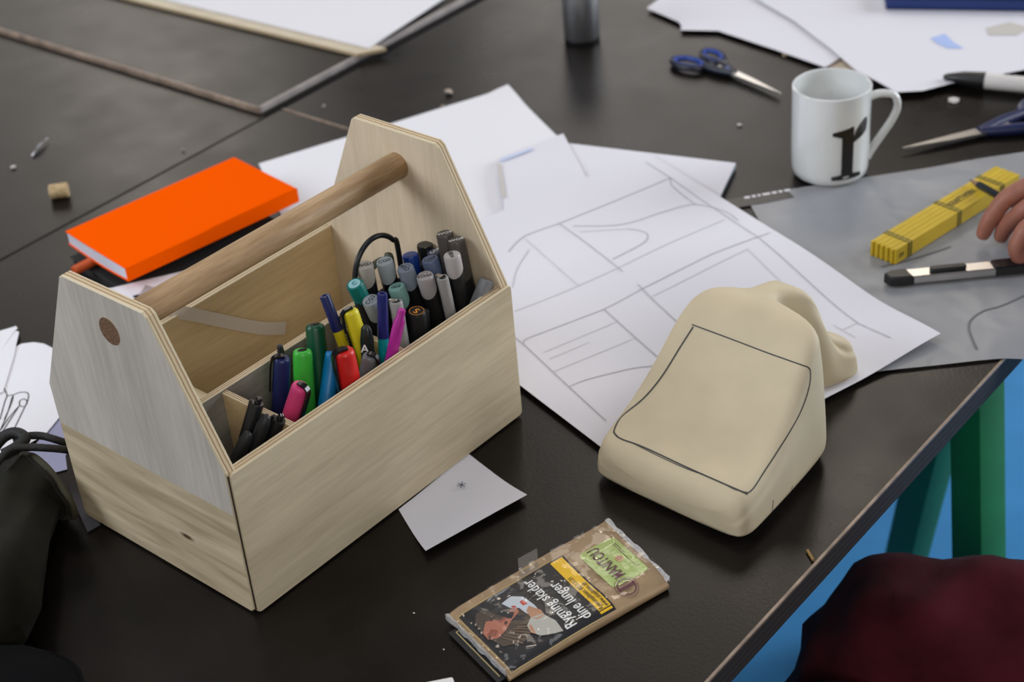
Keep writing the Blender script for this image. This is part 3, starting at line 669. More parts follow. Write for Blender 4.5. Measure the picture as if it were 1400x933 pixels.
# two tone slim felt pens
for key, label, c1, c2, sp in (('navyyel', 'slim felt pen with navy cap and yellow barrel', (0.010, 0.016, 0.10), (0.62, 0.50, 0.01), 0.030), ('nvtq', 'slim felt pen with navy cap and turquoise barrel', (0.010, 0.016, 0.13), (0.0, 0.26, 0.28), 0.036)):
    o, L, r, M = pen_root(key, 'felt_pen', label, 'pen', GRP2); r *= 0.97
    link('barrel', lathe([(r * .7, 0), (r * .96, 0.003), (r * .96, L - sp)], 18), mat('felt_%s_b' % key, c2, 0.4), o)
    link('cap', lathe([(r, L - sp - 0.001), (r * 1.02, L - sp), (r * 0.95, L - 0.001), (r * .88, L), (r * .5, L), (r * .45, L - 0.003), (0, L - 0.003)], 18), mat('felt_%s_c' % key, c1, 0.35), o)
o, L, r, M = pen_root('mag', 'felt_pen', 'magenta hexagonal felt pen leaning on the near rim', 'pen', GRP2); r *= 0.97
mm = mat('magenta_plastic', (0.42, 0.018, 0.27), 0.35)
link('barrel', lathe([(r * .7, 0), (r, 0.003), (r, L - 0.034)], 18), mm, o)
link('cap', lathe([(r * 1.05, L - 0.036), (r * 1.05, L - 0.010), (r * .72, L - 0.007), (r * .72, L - 0.001), (r * .62, L), (0, L)], 8), mm, o)
# black ballpoints in the near compartment
for key, label, kind in (('p1', 'black click pen standing tallest in the near compartment', 0), ('p2', 'black rubber gripped pen in the middle of the near compartment', 1), ('p3', 'black pen with a lettered round end beside the cross divider', 2), ('p4', 'black rounded pen lying lowest in the near corner', 1)):
    o, L, r, M = pen_root(key, 'black_pen', label, 'pen', 'black pens in the near toolbox compartment'); r *= 0.98
    link('barrel', lathe([(r * .5, 0), (r * .95, 0.006), (r * .95, L - 0.045)], 20), M_black, o)
    if kind == 1: link('cap', lathe([(r * .95, L - 0.045), (r * 1.1, L - 0.03), (r * 1.05, L - 0.010), (r * .7, L - 0.002), (0, L + 0.001)], 20), mat('rubber', (0.011, 0.012, 0.014), 0.5), o)
    else:
        link('cap', lathe([(r, L - 0.045), (r, L - 0.001), (r * .9, L)], 20), M_black, o)
        link('clip', box(-0.0016, r, L - 0.036, 0.0016, r + 0.0022, L - 0.001, 0.0005), M_black, o)
        link('button', lathe([(r * .55, L), (r * .55, L + 0.004), (r * .4, L + 0.005)], 16), M_blackg, o)
        if kind == 2: link('lettering', flat(M, '11', r * .7, L + 0.0053, 0.3, 0.01), M_lett_w, o, smooth=False, recalc=False)
p1 = BX(0.1295, 0.0805, 0.012); pc = thing('clip_pen', 'thin grey black pen tip showing between the navy and bright green markers', 'pen', p1, BYAW, GRP2)
link('barrel', lathe([(0.0012, 0), (0.0028, 0.004), (0.0028, 0.122), (0.0022, 0.127), (0, 0.128)], 12), mat('dark_grey_plastic', (0.03, 0.03, 0.032), 0.4), pc)

# ------------------------------------------------------------------ papers
def quad_fn(c, zf):
    c = [Vector(p) for p in c]
    def fn(u, v):
        p = c[0].lerp(c[1], u).lerp(c[3].lerp(c[2], u), v); p.z = zf(p, u, v); return p
    return fn
def paper(name, label, corners, zf, mt=M_paper, nu=24, nv=24, cat='paper', group=None, t=0.00025):
    o = link(name, sheet(quad_fn(corners, zf), nu, nv, t), mt); tag(o, label, cat, group); return o
def sm(a, b, x):
    t = max(0.0, min(1.0, (x - a) / (b - a))); return t * t * (3 - 2 * t)
# big torn-corner sheet behind the toolbox
z_tear = lambda p, u, v: 0.0021 + 0.0007 * nz(p, 14, 3) + 0.004 * sm(0.90, 1.0, u) * sm(0.2, 0.0, v)
tear = [at(354, 226), at(695, 122), Vector((0.13, 1.53, 0)), Vector((-0.19, 1.425, 0))]
paper('paper_sheet', 'white sheet behind the toolbox with a pointed far corner', tear, z_tear, M_paper2)
# thin pad
PADZ = 0.0078
pc_ = [at(778, 196, PADZ), at(1006, 223, PADZ), at(970, 300, PADZ), at(745, 330, PADZ)]
g = G(); n4 = 4
pts = [(p.x, p.y) for p in (pc_[3], pc_[2], pc_[1], pc_[0])]
pad = thing('paper_pad', 'thin pad of white paper under the upper edge of the drawing', 'paper', (pc_[2].x, pc_[2].y, 0.0031))
link('page_block', prism(pts, 0.0031, PADZ - 0.0003), mat('pad_edge', (0.40, 0.50, 0.62), 0.6), pad, smooth=False, world=True)
link('top_sheet', prism(pts, PADZ - 0.0003, PADZ), M_paper, pad, smooth=False, world=True)
# the big drawing
DR = [at(1285, 470), at(886, 222), None, at(893, 672)]
DR[1].z = 0; DR[2] = DR[1] + (DR[3] - DR[0]) * 1.08
pad_c = (pc_[1] + pc_[2]) * 0.5
def z_draw(p, u=0, v=0):
    d1 = (Vector(p).xy - at(985, 268).xy); e = TA.xy.dot(d1)   # lifted where it lies on the pad
    q = Vector(p); dd = T2(q)
    s = sm(1.34, 1.46, q.y + 0.25 * q.x - 0.02)
    lift = 0.0075 * s
    corner = 0.010 * sm(0.10, 0.0, (q.xy - at(1285, 470).xy).length)
    tab = 0.0022 + 0.0009 * sm(0.30, 0.10, q.x + (q.y - 1.05) * 0.0) * 0
    return 0.0046 + lift + corner * 0.6 + 0.0006 * nz(q, 9, 1)
paper('drawing_sheet', 'large white sheet with pencil construction drawing under the beige model', DR, z_draw, M_paper, 40, 40, 'drawing')
draw = bpy.data.objects['drawing_sheet']
def dl(pixels, w=0.0011, k=10, curve=False):
    P = [at(x, y, 0.004) for x, y in pixels]
    P = spline(P, k) if curve else subdiv(P, k)
    out = []
    for p in P:
        for _ in range(2): p = Vector((p.x, p.y, 0))
        p.z = z_draw(p) + 0.0005; out.append(p)
    return ribbon(out, w)
LN = G(); LF = G()
for px in ([(917, 253), (883, 231)], [(917, 253), (957, 282), (1036, 334), (1173, 444), (1218, 468)], [(690, 452), (716, 472), (778, 530), (829, 577)],
           [(764, 316), (917, 253)], [(764, 315), (852, 377)], [(826, 424), (906, 495)], [(872, 392), (931, 446)], [(724, 463), (826, 424), (877, 398), (974, 356), (1053, 328)]):
    LN.merge(dl(px))
for px in ([(716, 472), (717, 467), (724, 463)], [(784, 319), (849, 317), (900, 302), (934, 292), (957, 290), (991, 299), (1010, 312)], [(917, 253), (920, 265), (951, 290)],
           [(778, 530), (800, 521), (830, 513), (870, 504), (905, 501)], [(860, 323), (880, 327), (886, 334), (877, 344), (838, 362)], [(764, 316), (718, 333), (696, 352)]):
    LN.merge(dl(px, 0.0011, 8, True))
for px in ([(718, 336), (792, 394)], [(704, 427), (849, 371), (991, 310)], [(744, 483), (843, 441)], [(758, 509), (869, 463)], [(752, 492), (806, 469)], [(892, 407), (1022, 350)],
           [(1022, 350), (1068, 390)], [(1153, 452), (1173, 444)], [(1139, 445), (1170, 464)], [(792, 327), (860, 323)]):
    LF.merge(dl(px, 0.0009))
LF.merge(dl([(701, 395), (707, 373), (724, 350)], 0.001, 8, True))
link('pencil_lines', LN, M_pencil_f, draw, smooth=False, world=True, recalc=False)
link('pencil_lines', LF, mat('graphite_line_pale', (0.55, 0.55, 0.58), 0.6), draw, smooth=False, world=True, recalc=False)
# small sheet across tear sheet and pad
ms = [at(770, 182, 0.009), at(682, 217, 0.007), at(690, 292, 0.006), at(806, 252, 0.012)]
o = paper('paper_sheet', 'small white sheet with edge shadows painted as blue and tan strips lying between the pad and the pointed sheet', ms, lambda p, u, v: 0.0085 + 0.0035 * sm(0.0, 1.0, (1 - u) * 1.0) * v + 0.0004 * nz(p, 20), M_paper, 10, 10)
g = ribbon(subdiv([at(684, 219, 0.0102), at(728, 203, 0.0102)], 4), 0.006)
link('edge_shadow', g, mat('edge_shadow_blue', (0.55, 0.62, 0.82), 0.6), o, smooth=False, world=True, recalc=False)  # sheet edge and its shadow painted as a pale blue strip
g = ribbon(subdiv([at(682, 224, 0.0102), at(689, 270, 0.0102)], 4), 0.004)
link('pencil_line', g, M_tanmark, o, smooth=False, world=True, recalc=False)  # sheet edge and its shadow painted as a tan strip
# small sheet by the toolbox front
sl = [at(545, 697, 0.0006), at(640, 620, 0.0006), at(721, 680, 0.004), at(582, 754, 0.006)]
o = paper('paper_slip', 'small white paper slip sticking out from under the toolbox front', sl, lambda p, u, v: 0.0006 + 0.006 * v * v * v + 0.0004 * nz(p, 30), M_paper, 14, 14)
q = at(631, 664, 0.0028); g = G()
for k in range(6):
    a = k * 1.05 + 0.3; g.merge(ribbon([q + Vector((0, 0, 0.0006)), q + Vector((0.004 * cos(a), 0.004 * sin(a), 0.0006))], 0.001))
link('ink_spot', g, mat('ink_smudge', (0.18, 0.19, 0.26), 0.6), o, smooth=False, world=True, recalc=False)
# strip of paper behind toolbox rear panel, with grey tape square
st = [at(128, 400, 0.013), at(270, 367, 0.013), Vector((-0.245, 1.345, 0)), Vector((-0.385, 1.225, 0))]
o = paper('paper_sheet', 'white sheet between the black book and the toolbox back', st, lambda p, u, v: 0.0135 - 0.010 * v, M_paper2, 10, 10)
g = G(); q = [at(199, 390, 0.014), at(225, 398, 0.014), at(214, 416, 0.013), at(188, 408, 0.013)]
for p in q: p.z += 0.0004
g.add(q, [(0, 1, 2, 3)]); link('tape_square', g, mat('grey_tape', (0.36, 0.33, 0.34), 0.5), o, smooth=False, world=True, recalc=False)
# left group of sketches
def poly_paper(name, label, px, z, mt, curlf=None, cat='paper', k=0):
    P = [at(x, y, z) for x, y in px]; c = sum(P, Vector()) / len(P); n = len(P); g = G()
    rings = 6; vs = [c.copy()]
    for r in range(1, rings + 1):
        for p in P: vs.append(c.lerp(p, r / rings))
    for v in vs: v.z = z + (curlf(v) if curlf else 0)
    top = vs; bot = [v - Vector((0, 0, 0.00025)) for v in vs]; N = len(vs); fs = []
    for i in range(n):
        j = (i + 1) % n; fs.append((0, 1 + i, 1 + j)); fs.append((N, N + 1 + j, N + 1 + i))
        for r in range(rings - 1):
            a, b = 1 + r * n, 1 + (r + 1) * n
            fs.append((a + i, b + i, b + j, a + j)); fs.append((N + a + i, N + a + j, N + b + j, N + b + i))
        a = 1 + (rings - 1) * n; fs.append((a + i, N + a + i, N + a + j, a + j))
    o = link(name, g.add(top + bot, fs), mt); tag(o, label, cat); return o
poly_paper('paper_sheet', 'shaded part of the scribbled sheet at the left, painted as a lavender grey piece', [(62, 592), (80, 572), (100, 560), (108, 600), (100, 640), (60, 650), (20, 640)], 0.001, M_paper_shade)
sk = poly_paper('sketch_sheet', 'white sheet with rounded top edge and black finger scribbles', [(-30, 500), (15, 477), (30, 470), (46, 468), (60, 470), (72, 476), (104, 540), (95, 560), (80, 572), (62, 594), (30, 612), (-30, 640)], 0.0022, M_paper2, None, 'drawing')
g = G()
for px in ([(0, 574), (8, 546), (14, 541), (18, 543), (14, 556), (6, 574)], [(-4, 596), (12, 572), (26, 556)], [(17, 541), (28, 537), (38, 538), (38, 548), (30, 565), (18, 590)],
           [(27, 556), (27, 549), (33, 546), (37, 550), (34, 556), (28, 556)], [(-6, 606), (4, 590), (26, 556)], [(4, 529), (8, 536), (10, 543)], [(0, 590), (10, 566), (17, 543)]):
    g.merge(ribbon(spline([at(x, y, 0.0022) + Vector((0, 0, 0.0004)) for x, y in px], 6), 0.0009))
link('ink_lines', g, M_ink, sk, smooth=False, world=True, recalc=False)
poly_paper('paper_sheet', 'white sheet with a torn corner at the left edge, lying over the scribbled one', [(-60, 470), (22, 446), (24, 449), (21, 452), (26, 454), (18, 490), (4, 536), (-60, 560)], 0.0036, M_paper2)

# tracing paper on the right
def z_trace(p, u=0, v=0):
    q = Vector(p); f = 0.0009 * nz(q, 16, 5) + 0.0005 * nz(q, 40, 9)
    over = max(0.0, (q - E0).dot(-TB))            # beyond the table edge it droops
    return 0.0026 + max(-0.0012, f) - over * 0.25
trc = [Vector((0.253, 1.522, 0)), Vector((0.72, 1.588, 0)), Vector((0.62, 1.20, 0)), Vector((0.28, 1.190, 0))]
o = paper('tracing_paper', 'wrinkled grey tracing paper under the folding rule and cutter', trc, z_trace, M_tracing, 40, 36)
g = G()
def tl(px, w):
    out = []
    for p in spline([at(x, y, 0.003) for x, y in px], 8): p.z = z_trace(p) + 0.0007; out.append(p)
    return ribbon(out, w)
M_gd = mat('graphite_dark', (0.14, 0.14, 0.145), 0.6)
for px in ([(1402, 403), (1370, 418), (1345, 425), (1328, 437), (1325, 450), (1330, 465), (1336, 478)], [(1205, 365), (1255, 352), (1300, 337)]):
    link('pencil_line', tl(px, 0.0018), M_gd, o, smooth=False, world=True, recalc=False)
# dark printed strip under it
p = at(1052, 268, 0.0015); s_ = thing('printed_strip', 'black and white printed strip edge peeking out behind the tracing paper', 'strip', p, 0.17)
link('strip', box(-0.045, -0.014, -0.0001, 0.03, 0.006, 0.0012), M_black, s_, smooth=False)
g = G(); x = -0.026
for w in (0.006, 0.004, 0.003, 0.008, 0.005, 0.004, 0.006): g.merge(box(x, 0.0008, 0.0012, x + w, 0.0050, 0.0014)); x += w + 0.0022
link('print_marks', g, M_paper2, s_, smooth=False)
# back right sheets
BZ = 0.0026
poly_paper('paper_sheet', 'white sheet with a notched left edge at the far right, under the larger one', [(884, 11), (928, 30), (932, 36), (930, 41), (982, 42), (1060, 68), (1128, 92), (1150, 78), (1190, 60), (1160, -40), (980, -60)], BZ + 0.003, M_paper)
poly_paper('paper_sheet', 'large white sheet with blue and tan smudges lying behind the mug', [(1030, -4), (1085, 28), (1135, 66), (1170, 96), (1190, 106), (1226, 126), (1262, 124), (1300, 114), (1440, 88), (1470, -20), (1200, -60)], BZ + 0.006, M_paper, None, 'drawing')
o = [x for x in bpy.data.objects if x.get('label', '').startswith('large white sheet with blue')][0]
g = G(); q = [at(x, y, BZ + 0.0065) for x, y in ((1272, 52), (1292, 46), (1304, 58), (1318, 66), (1296, 66), (1282, 60))]; g.add(q, [tuple(range(6))])
link('blue_shading', g, mat('blue_pencil_soft', (0.40, 0.52, 0.86), 0.6), o, smooth=False, world=True, recalc=False)
g = G(); q = [at(x, y, BZ + 0.0065) for x, y in ((1348, 38), (1380, 30), (1410, 38), (1390, 48), (1352, 48))]; g.add(q, [tuple(range(5))])
link('tan_shading', g, M_tanmark, o, smooth=False, world=True, recalc=False)
paper('paper_sheet', 'cream sheet edge showing between the two far right white sheets', [at(1126, 92), at(1175, 62), at(1205, 98), at(1195, 112)], lambda p, u, v: BZ - 0.0005, mat('cream_paper', (0.60, 0.50, 0.38), 0.6), 4, 4)
c = [at(1212, -5, 0.026), at(1450, -2, 0.026), at(1470, -75, 0.026), at(1200, -80, 0.026)]
bk = thing('blue_book', 'dark blue book on the far right white sheet', 'book', (c[0].x, c[0].y, 0.009))
pts = [(p.x, p.y) for p in c]
link('cover', prism(pts, 0.022, 0.026).merge(prism(pts, 0.009, 0.0115)), M_bookblue, bk, smooth=False, world=True)
link('spine', prism([pts[0], pts[1], tuple(Vector(pts[1]).lerp(Vector(pts[2]), 0.02)), tuple(Vector(pts[0]).lerp(Vector(pts[3]), 0.02))], 0.009, 0.026), M_bookblue, bk, smooth=False, world=True)
cc_ = sum((Vector((p[0], p[1])) for p in pts), Vector((0, 0))) / 4
link('page_block', prism([tuple(Vector(p).lerp(cc_, 0.03)) for p in pts], 0.0115, 0.022), M_pages, bk, smooth=False, world=True)

# wooden batten and white board far left
a, b_ = at(140, -12, 0.013), at(488, 72, 0.013); dd = (b_ - a).normalized(); pp = Vector((-dd.y, dd.x, 0))
bt = thing('wooden_batten', 'pale wooden batten along the front of the white sheet at far left', 'batten', (b_.x, b_.y, 0.0068), atan2(dd.y, dd.x))
L_ = (b_ - a).length + 0.6
link('strip', panel([(-L_, 0), (0.0, 0), (0.022, 0.030), (-L_, 0.030)], 0.0055, (0, 0, 0), (1, 0, 0), (0, 1, 0), (0, 0, 1), 0.0008), [mat('pale_wood', (0.62, 0.54, 0.40), 0.5, var=0.1, vscale=40), M_plyedge], bt, smooth=False)
wb = [at(190, -14, 0.0145), at(492, 60, 0.0145), at(600, -4, 0.0145), at(420, -60, 0.0145)]
q0 = [b_ + pp * 0.016 - dd * 0.55, b_ + pp * 0.016 + dd * 0.006, at(610, -10, 0.0145), at(610, -10, 0.0145) - dd * 0.6]
paper('paper_sheet', 'large white sheet lying on the wooden batten at far left', q0, lambda p, u, v: 0.0145 - 0.005 * v, M_paper2, 8, 8, t=0.0015)

# ------------------------------------------------------------------ orange notebook on black book
NZ0, NZ1 = 0.0235, 0.0385
n0, n1, n2, n3 = at(72, 324, NZ1), at(296, 218, NZ1), at(406, 258, NZ1), at(171, 367, NZ1)
n2 = n1 + (n3 - n0) * 1.0 if False else n2
ux = (n2 - n3).normalized(); nyaw = atan2(ux.y, ux.x); uy = Vector((-ux.y, ux.x, 0))
NL, NW = (n2 - n3).length, (n0 - n3).dot(uy)
nb = thing('orange_notebook', 'bright orange softcover notebook lying on a black book', 'notebook', (n3.x, n3.y, NZ0), nyaw)
H = NZ1 - NZ0
def bend(v):  # the free page corner sags a little
    s = sm(0.10, 0.0, v.x) * sin(pi * max(0, min(1, v.y / NW)))
    return Vector((v.x, v.y, v.z - 0.0024 * s * (0.2 + 0.8 * (1 - v.z / H))))
g = G()
def slab(x0, y0, z0, x1, y1, z1, nx=16, ny=10):
    return sheet(lambda u, v: (x0 + (x1 - x0) * u, y0 + (y1 - y0) * v, z1), nx, ny, z1 - z0)
link('page_block', slab(0.0012, 0.0012, 0.001, NL - 0.0012, NW - 0.0006, H - 0.0008).xf(bend), M_pages, nb, smooth=False)
g = slab(0, 0, H - 0.0010, NL, NW, H).merge(slab(0, 0, 0, NL, NW, 0.0009)).merge(slab(0, -0.0006, 0, NL, 0.0008, H, 16, 1)).xf(bend)
link('cover', g, M_orange, nb, smooth=False)
# pencil underneath
a = at(101, 371, 0.0175); bdir = ux * 0.96 + uy * 0.10
pn = thing('orange_pencil', 'thick orange pencil poking out from under the orange notebook', 'pencil', (a.x, a.y, 0.0125), atan2(bdir.y, bdir.x))
g = lathe([(0.0048, 0), (0.0050, 0.0005), (0.0050, 0.12), (0.0015, 0.138)], 14); g.xf(lambda v: Vector((v.z, v.x, v.y + 0.0052)))
link('shaft', g, mat('orange_lacquer', (0.62, 0.10, 0.02), 0.4), pn)
bbk = thing('black_book', 'thin black book underneath the orange notebook', 'book', (n3.x, n3.y, 0.0008), nyaw)
bx0, by0, bx1, by1 = -0.004, -0.034, NL - 0.028, NW - 0.004
link('cover', panel([(bx0, by0), (bx1, by0), (bx1, by1), (bx0, by1)], 0.0014, (0, 0, 0.0100), (1, 0, 0), (0, 1, 0), (0, 0, 1), 0.0004).merge(box(bx0, by0, 0.0, bx1, by1, 0.0014)), [M_blackm, M_blackm], bbk, smooth=False)
link('page_block', box(bx0 + 0.002, by0 + 0.002, 0.0014, bx1 - 0.002, by1 - 0.002, 0.0100), mat('dark_pages', (0.02, 0.016, 0.016), 0.7), bbk, smooth=False)

# ------------------------------------------------------------------ small things on the left boards
p = at(83, 270, 0.0); ck = thing('cork_stub', 'small cork stub on the far left table board', 'cork', p, 0.1)
g = lathe([(0.0075, -0.010), (0.0082, -0.0092), (0.0082, 0.0092), (0.0075, 0.010)], 20); g.xf(lambda v: Vector((v.z, v.x, v.y + 0.0082)))
link('stub', g, M_cork, ck); g = lathe([(0.0083, -0.003), (0.0083, 0.003)], 20); g.xf(lambda v: Vector((v.z + 0.005, v.x, v.y * 1.0 + 0.0082)))
def crumb(x, y, s, label, seed, mt=M_crumb, flat_=0.5, cat='scrap'):
    rnd = random.Random(seed); bm = bmesh.new(); bmesh.ops.create_icosphere(bm, subdivisions=1, radius=s)
    for v in bm.verts: v.co *= rnd.uniform(0.55, 1.25); v.co.z *= flat_
    zmin = min(v.co.z for v in bm.verts)
    for v in bm.verts: v.co.z -= zmin
    o = link('paper_crumb', frombm(bm), mt, smooth=False); o.location = at(x, y, 0.0008); tag(o, label, cat); return o
crumb(18, 229, 0.0036, 'white crumb near the curled paper scrap at far left', 1)
crumb(613, 129, 0.0058, 'pale crumb on the table behind the pointed white sheet', 2, mat('pink_crumb', (0.42, 0.34, 0.28), 0.6))
crumb(605, 146, 0.0034, 'small brown crumb touching the pointed white sheet edge', 3, mat('brown_crumb', (0.25, 0.19, 0.15), 0.6))
crumb(1011, 172, 0.0032, 'tiny pale crumb between the blue scissors and mug', 4)
crumb(1304, 140, 0.0058, 'white crumb between the large scissors and the white pen', 5)
crumb(395, 64, 0.005, 'pale crumb on the raised board next to the batten', 6, mat('grey_crumb', (0.26, 0.24, 0.23), 0.6))
crumb(1073, 77, 0.006, 'brown crumb under the notched white sheet', 7, mat('tan_crumb', (0.36, 0.28, 0.2), 0.6))
crumb(566, 839, 0.0009, 'white speck left of the tobacco pouch', 8); crumb(607, 889, 0.0008, 'white speck in front of the tobacco pouch', 9)
crumb(250, 206, 0.0025, 'grey speck behind the orange notebook', 10, MATS['grey_crumb'])
crumb(443, 146, 0.0030, 'grey speck next to the far end of the toolbox', 11, MATS['grey_crumb'])
# curled scrap
g = G(); P0, P1 = at(44, 214, 0.0), at(66, 193, 0.0)
fn = lambda u, v: P0.lerp(P1, u) + Vector((0.002, -0.006, 0)) * (v - 0.4) * (1.2 - u) + Vector((0, 0, 0.0012 + 0.010 * (0.5 - abs(u - .45)) * v + 0.003 * u))
o = link('paper_scrap', sheet(fn, 8, 4, 0.0003), M_paper2); tag(o, 'torn curled white paper scrap on the far left board', 'scrap')

# ------------------------------------------------------------------ beige model
FL = Vector((0.056, 1.080, 0.0)); FX = Vector((0.715, -0.699, 0)); FY = Vector((0.655, 0.7556, 0))
CLZ = 0.0042
#        s     x left/right at the top, x left/right at the foot, height
SECT = [(-0.001, .018, .128, .011, .133, .016), (.001, .008, .138, .003, .142, .026), (.005, .0025, .1425, -.001, .1455, .0335), (.011, .001, .144, -.003, .148, .0375),
        (.020, .0, .1445, -.004, .148, .0385), (.035, -.0015, .143, -.005, .148, .0405), (.052, -.002, .142, -.005, .148, .045), (.068, -.0015, .1405, -.005, .148, .0525), (.084, .0, .139, -.004, .148, .0635),
        (.099, .002, .137, -.003, .1478, .077), (.112, .0045, .136, -.002, .1475, .0925), (.123, .007, .135, .0, .147, .1025), (.132, .0095, .134, .003, .144, .1080), (.141, .013, .130, .0075, .138, .1105),
        (.148, .018, .121, .013, .128, .1105), (.154, .024, .103, .019, .111, .1095), (.160, .030, .085, .025, .094, .1075), (.167, .036, .0715, .030, .082, .1045), (.175, .040, .066, .033, .079, .1030),
        (.184, .042, .068, .033, .083, .102), (.193, .042, .077, .031, .091, .1005), (.201, .0415, .084, .028, .098, .098), (.207, .041, .087, .0255, .103, .092), (.212, .040, .0885, .024, .106, .080),
        (.217, .037, .090, .0225, .108, .064), (.222, .032, .094, .021, .110, .049), (.227, .026, .099, .020, .112, .042), (.233, .022, .105, .0195, .112, .0385), (.239, .021, .1065, .0195, .112, .0365),
        (.244, .0225, .1055, .021, .111, .033), (.246, .027, .101, .026, .106, .025)]
def clay_top(s):
    for a, b in zip(SECT, SECT[1:]):
        if a[0] <= s <= b[0]:
            t = (s - a[0]) / (b[0] - a[0]); return a[5] + (b[5] - a[5]) * t
    return SECT[-1][5]
def section(row, n=7, ns=8, nt=14):
    s, xl, xr, bl, br, h = row; r = min(0.0125, h * 0.42, (xr - xl) * 0.38); out = [(bl + 0.004, 0), (bl, 0.003)]
    q = lambda z: (z / h) ** 1.3
    for k in range(1, ns): z = 0.003 + (h - r - 0.003) * k / ns; out.append((bl + (xl - bl) * q(z), z))
    for k in range(n + 1):
        a = pi / 2 * k / n; out.append((xl + r - r * cos(a), h - r + r * sin(a)))
    for k in range(1, nt): out.append((xl + r + (xr - xl - 2 * r) * k / nt, h))
    for k in range(n + 1):
        a = pi / 2 * (1 - k / n); out.append((xr - r + r * cos(a), h - r + r * sin(a)))
    for k in range(ns - 1, 0, -1): z = 0.003 + (h - r - 0.003) * k / ns; out.append((br + (xr - br) * q(z), z))
    return out + [(br, 0.003), (br - 0.004, 0)]
g = G(); vs = []
for row in SECT:
    for x, z in section(row): vs.append(FX * x + FY * row[0] + Vector((0, 0, z)))
n = len(section(SECT[0])); fs = []
for i in range(len(SECT) - 1):
    for k in range(n): fs.append((i * n + k, i * n + (k + 1) % n, (i + 1) * n + (k + 1) % n, (i + 1) * n + k))
fs += [tuple(range(n))[::-1], tuple(range((len(SECT) - 1) * n, len(SECT) * n))]
cl = thing('clay_model', 'smooth beige shaped model with a hand drawn rectangle on its sloping face', 'model', FL + Vector((0, 0, CLZ)))
co = link('body', g.add(vs, fs), M_clay, cl)
md = co.modifiers.new('smooth', 'SMOOTH'); md.factor = 0.5; md.iterations = 2
md = co.modifiers.new('subdivision', 'SUBSURF'); md.levels = 1; md.render_levels = 1
for e_ in co.data.edges: pass
co.data.polygons.foreach_set('use_smooth', [True] * len(co.data.polygons))
at_ = co.data.attributes.get('sharp_edge')
if at_: co.data.attributes.remove(at_)
# the lines are wrapped onto the evaluated surface
bpy.context.view_layer.update()
dg = bpy.context.evaluated_depsgraph_get(); ev = co.evaluated_get(dg)
def clay_line(px, w):
    """graphite ribbon lying on the model's surface"""
    pts_, nn = [], []
    o_ = Vector((0, 0, CAM_H))
    for x, y in px:
        ok, loc, nor, _ = ev.ray_cast(o_ - FL - Vector((0, 0, CLZ)), (at(x, y, 0) - o_).normalized())
        if ok: pts_.append(loc + nor * 0.0003); nn.append(nor)
    g = G(); vs = []
    for i, p in enumerate(pts_):
        t = pts_[min(i + 1, len(pts_) - 1)] - pts_[max(i - 1, 0)]; q = t.cross(nn[i]).normalized() * w / 2; vs += [p - q, p + q]
    return g.add(vs, [(2 * i, 2 * i + 1, 2 * i + 3, 2 * i + 2) for i in range(len(pts_) - 1)])
g = G()
for px, w in (([(946, 444), (1000, 464), (1050, 483), (1095, 499), (1105, 503), (1108, 510), (1106, 530), (1096, 560), (1080, 590), (1060, 622), (1045, 645), (1030, 668), (1020, 676)], 0.0011),
              ([(1022, 676), (985, 660), (940, 640), (880, 612), (850, 601), (841, 594), (840, 588), (850, 570), (880, 545), (905, 515), (930, 475), (948, 447)], 0.0015),
              ([(842, 597), (870, 609), (900, 624), (935, 640), (965, 651)], 0.0008), ([(988, 661), (1005, 670), (1022, 674)], 0.0009), ([(1057, 684), (1056, 697), (1055, 709)], 0.0007), ([(1083, 664), (1082, 672), (1082, 684)], 0.0006)):
    g.merge(clay_line([tuple(p.xy) for p in spline([Vector((x, y, 0)) for x, y in px], 6)], w))
link('pencil_lines', g, mat('graphite_on_clay', (0.055, 0.055, 0.05), 0.6), cl, smooth=False, recalc=False)

# ------------------------------------------------------------------ mug
mc = at(1134, 237, 0); MR, MH = 0.0400, 0.0985
mz = 0.0038
mg = thing('mug', 'white china mug with a black letter r at the far right', 'mug', (mc.x, mc.y, mz))
link('body', lathe([(0, 0.002), (0.030, 0.002), (0.031, 0), (0.0355, 0.0), (0.0385, 0.003), (MR - .0004, 0.010), (MR, 0.03), (MR + .0002, MH - 0.001), (MR - .0012, MH), (MR - .0030, MH - 0.001), (MR - .0034, MH - 0.004), (MR - .0036, 0.012), (MR - .008, 0.006), (0, 0.005)], 64), M_porc, mg)
ha = radians(-4); hx, hy = cos(ha), sin(ha)
pts = [(MR - 0.001, 0.0815), (MR + 0.009, 0.0845), (MR + 0.0225, 0.0820), (MR + 0.0270, 0.0700), (MR + 0.0225, 0.0550), (MR + 0.0120, 0.0370), (MR + 0.0030, 0.0220), (MR - 0.0015, 0.0130)]
g = tube(spline([Vector((x * hx, x * hy, z)) for x, z in pts], 7), 0.0052, 12, sy=0.75); link('handle', g, M_porc, mg)
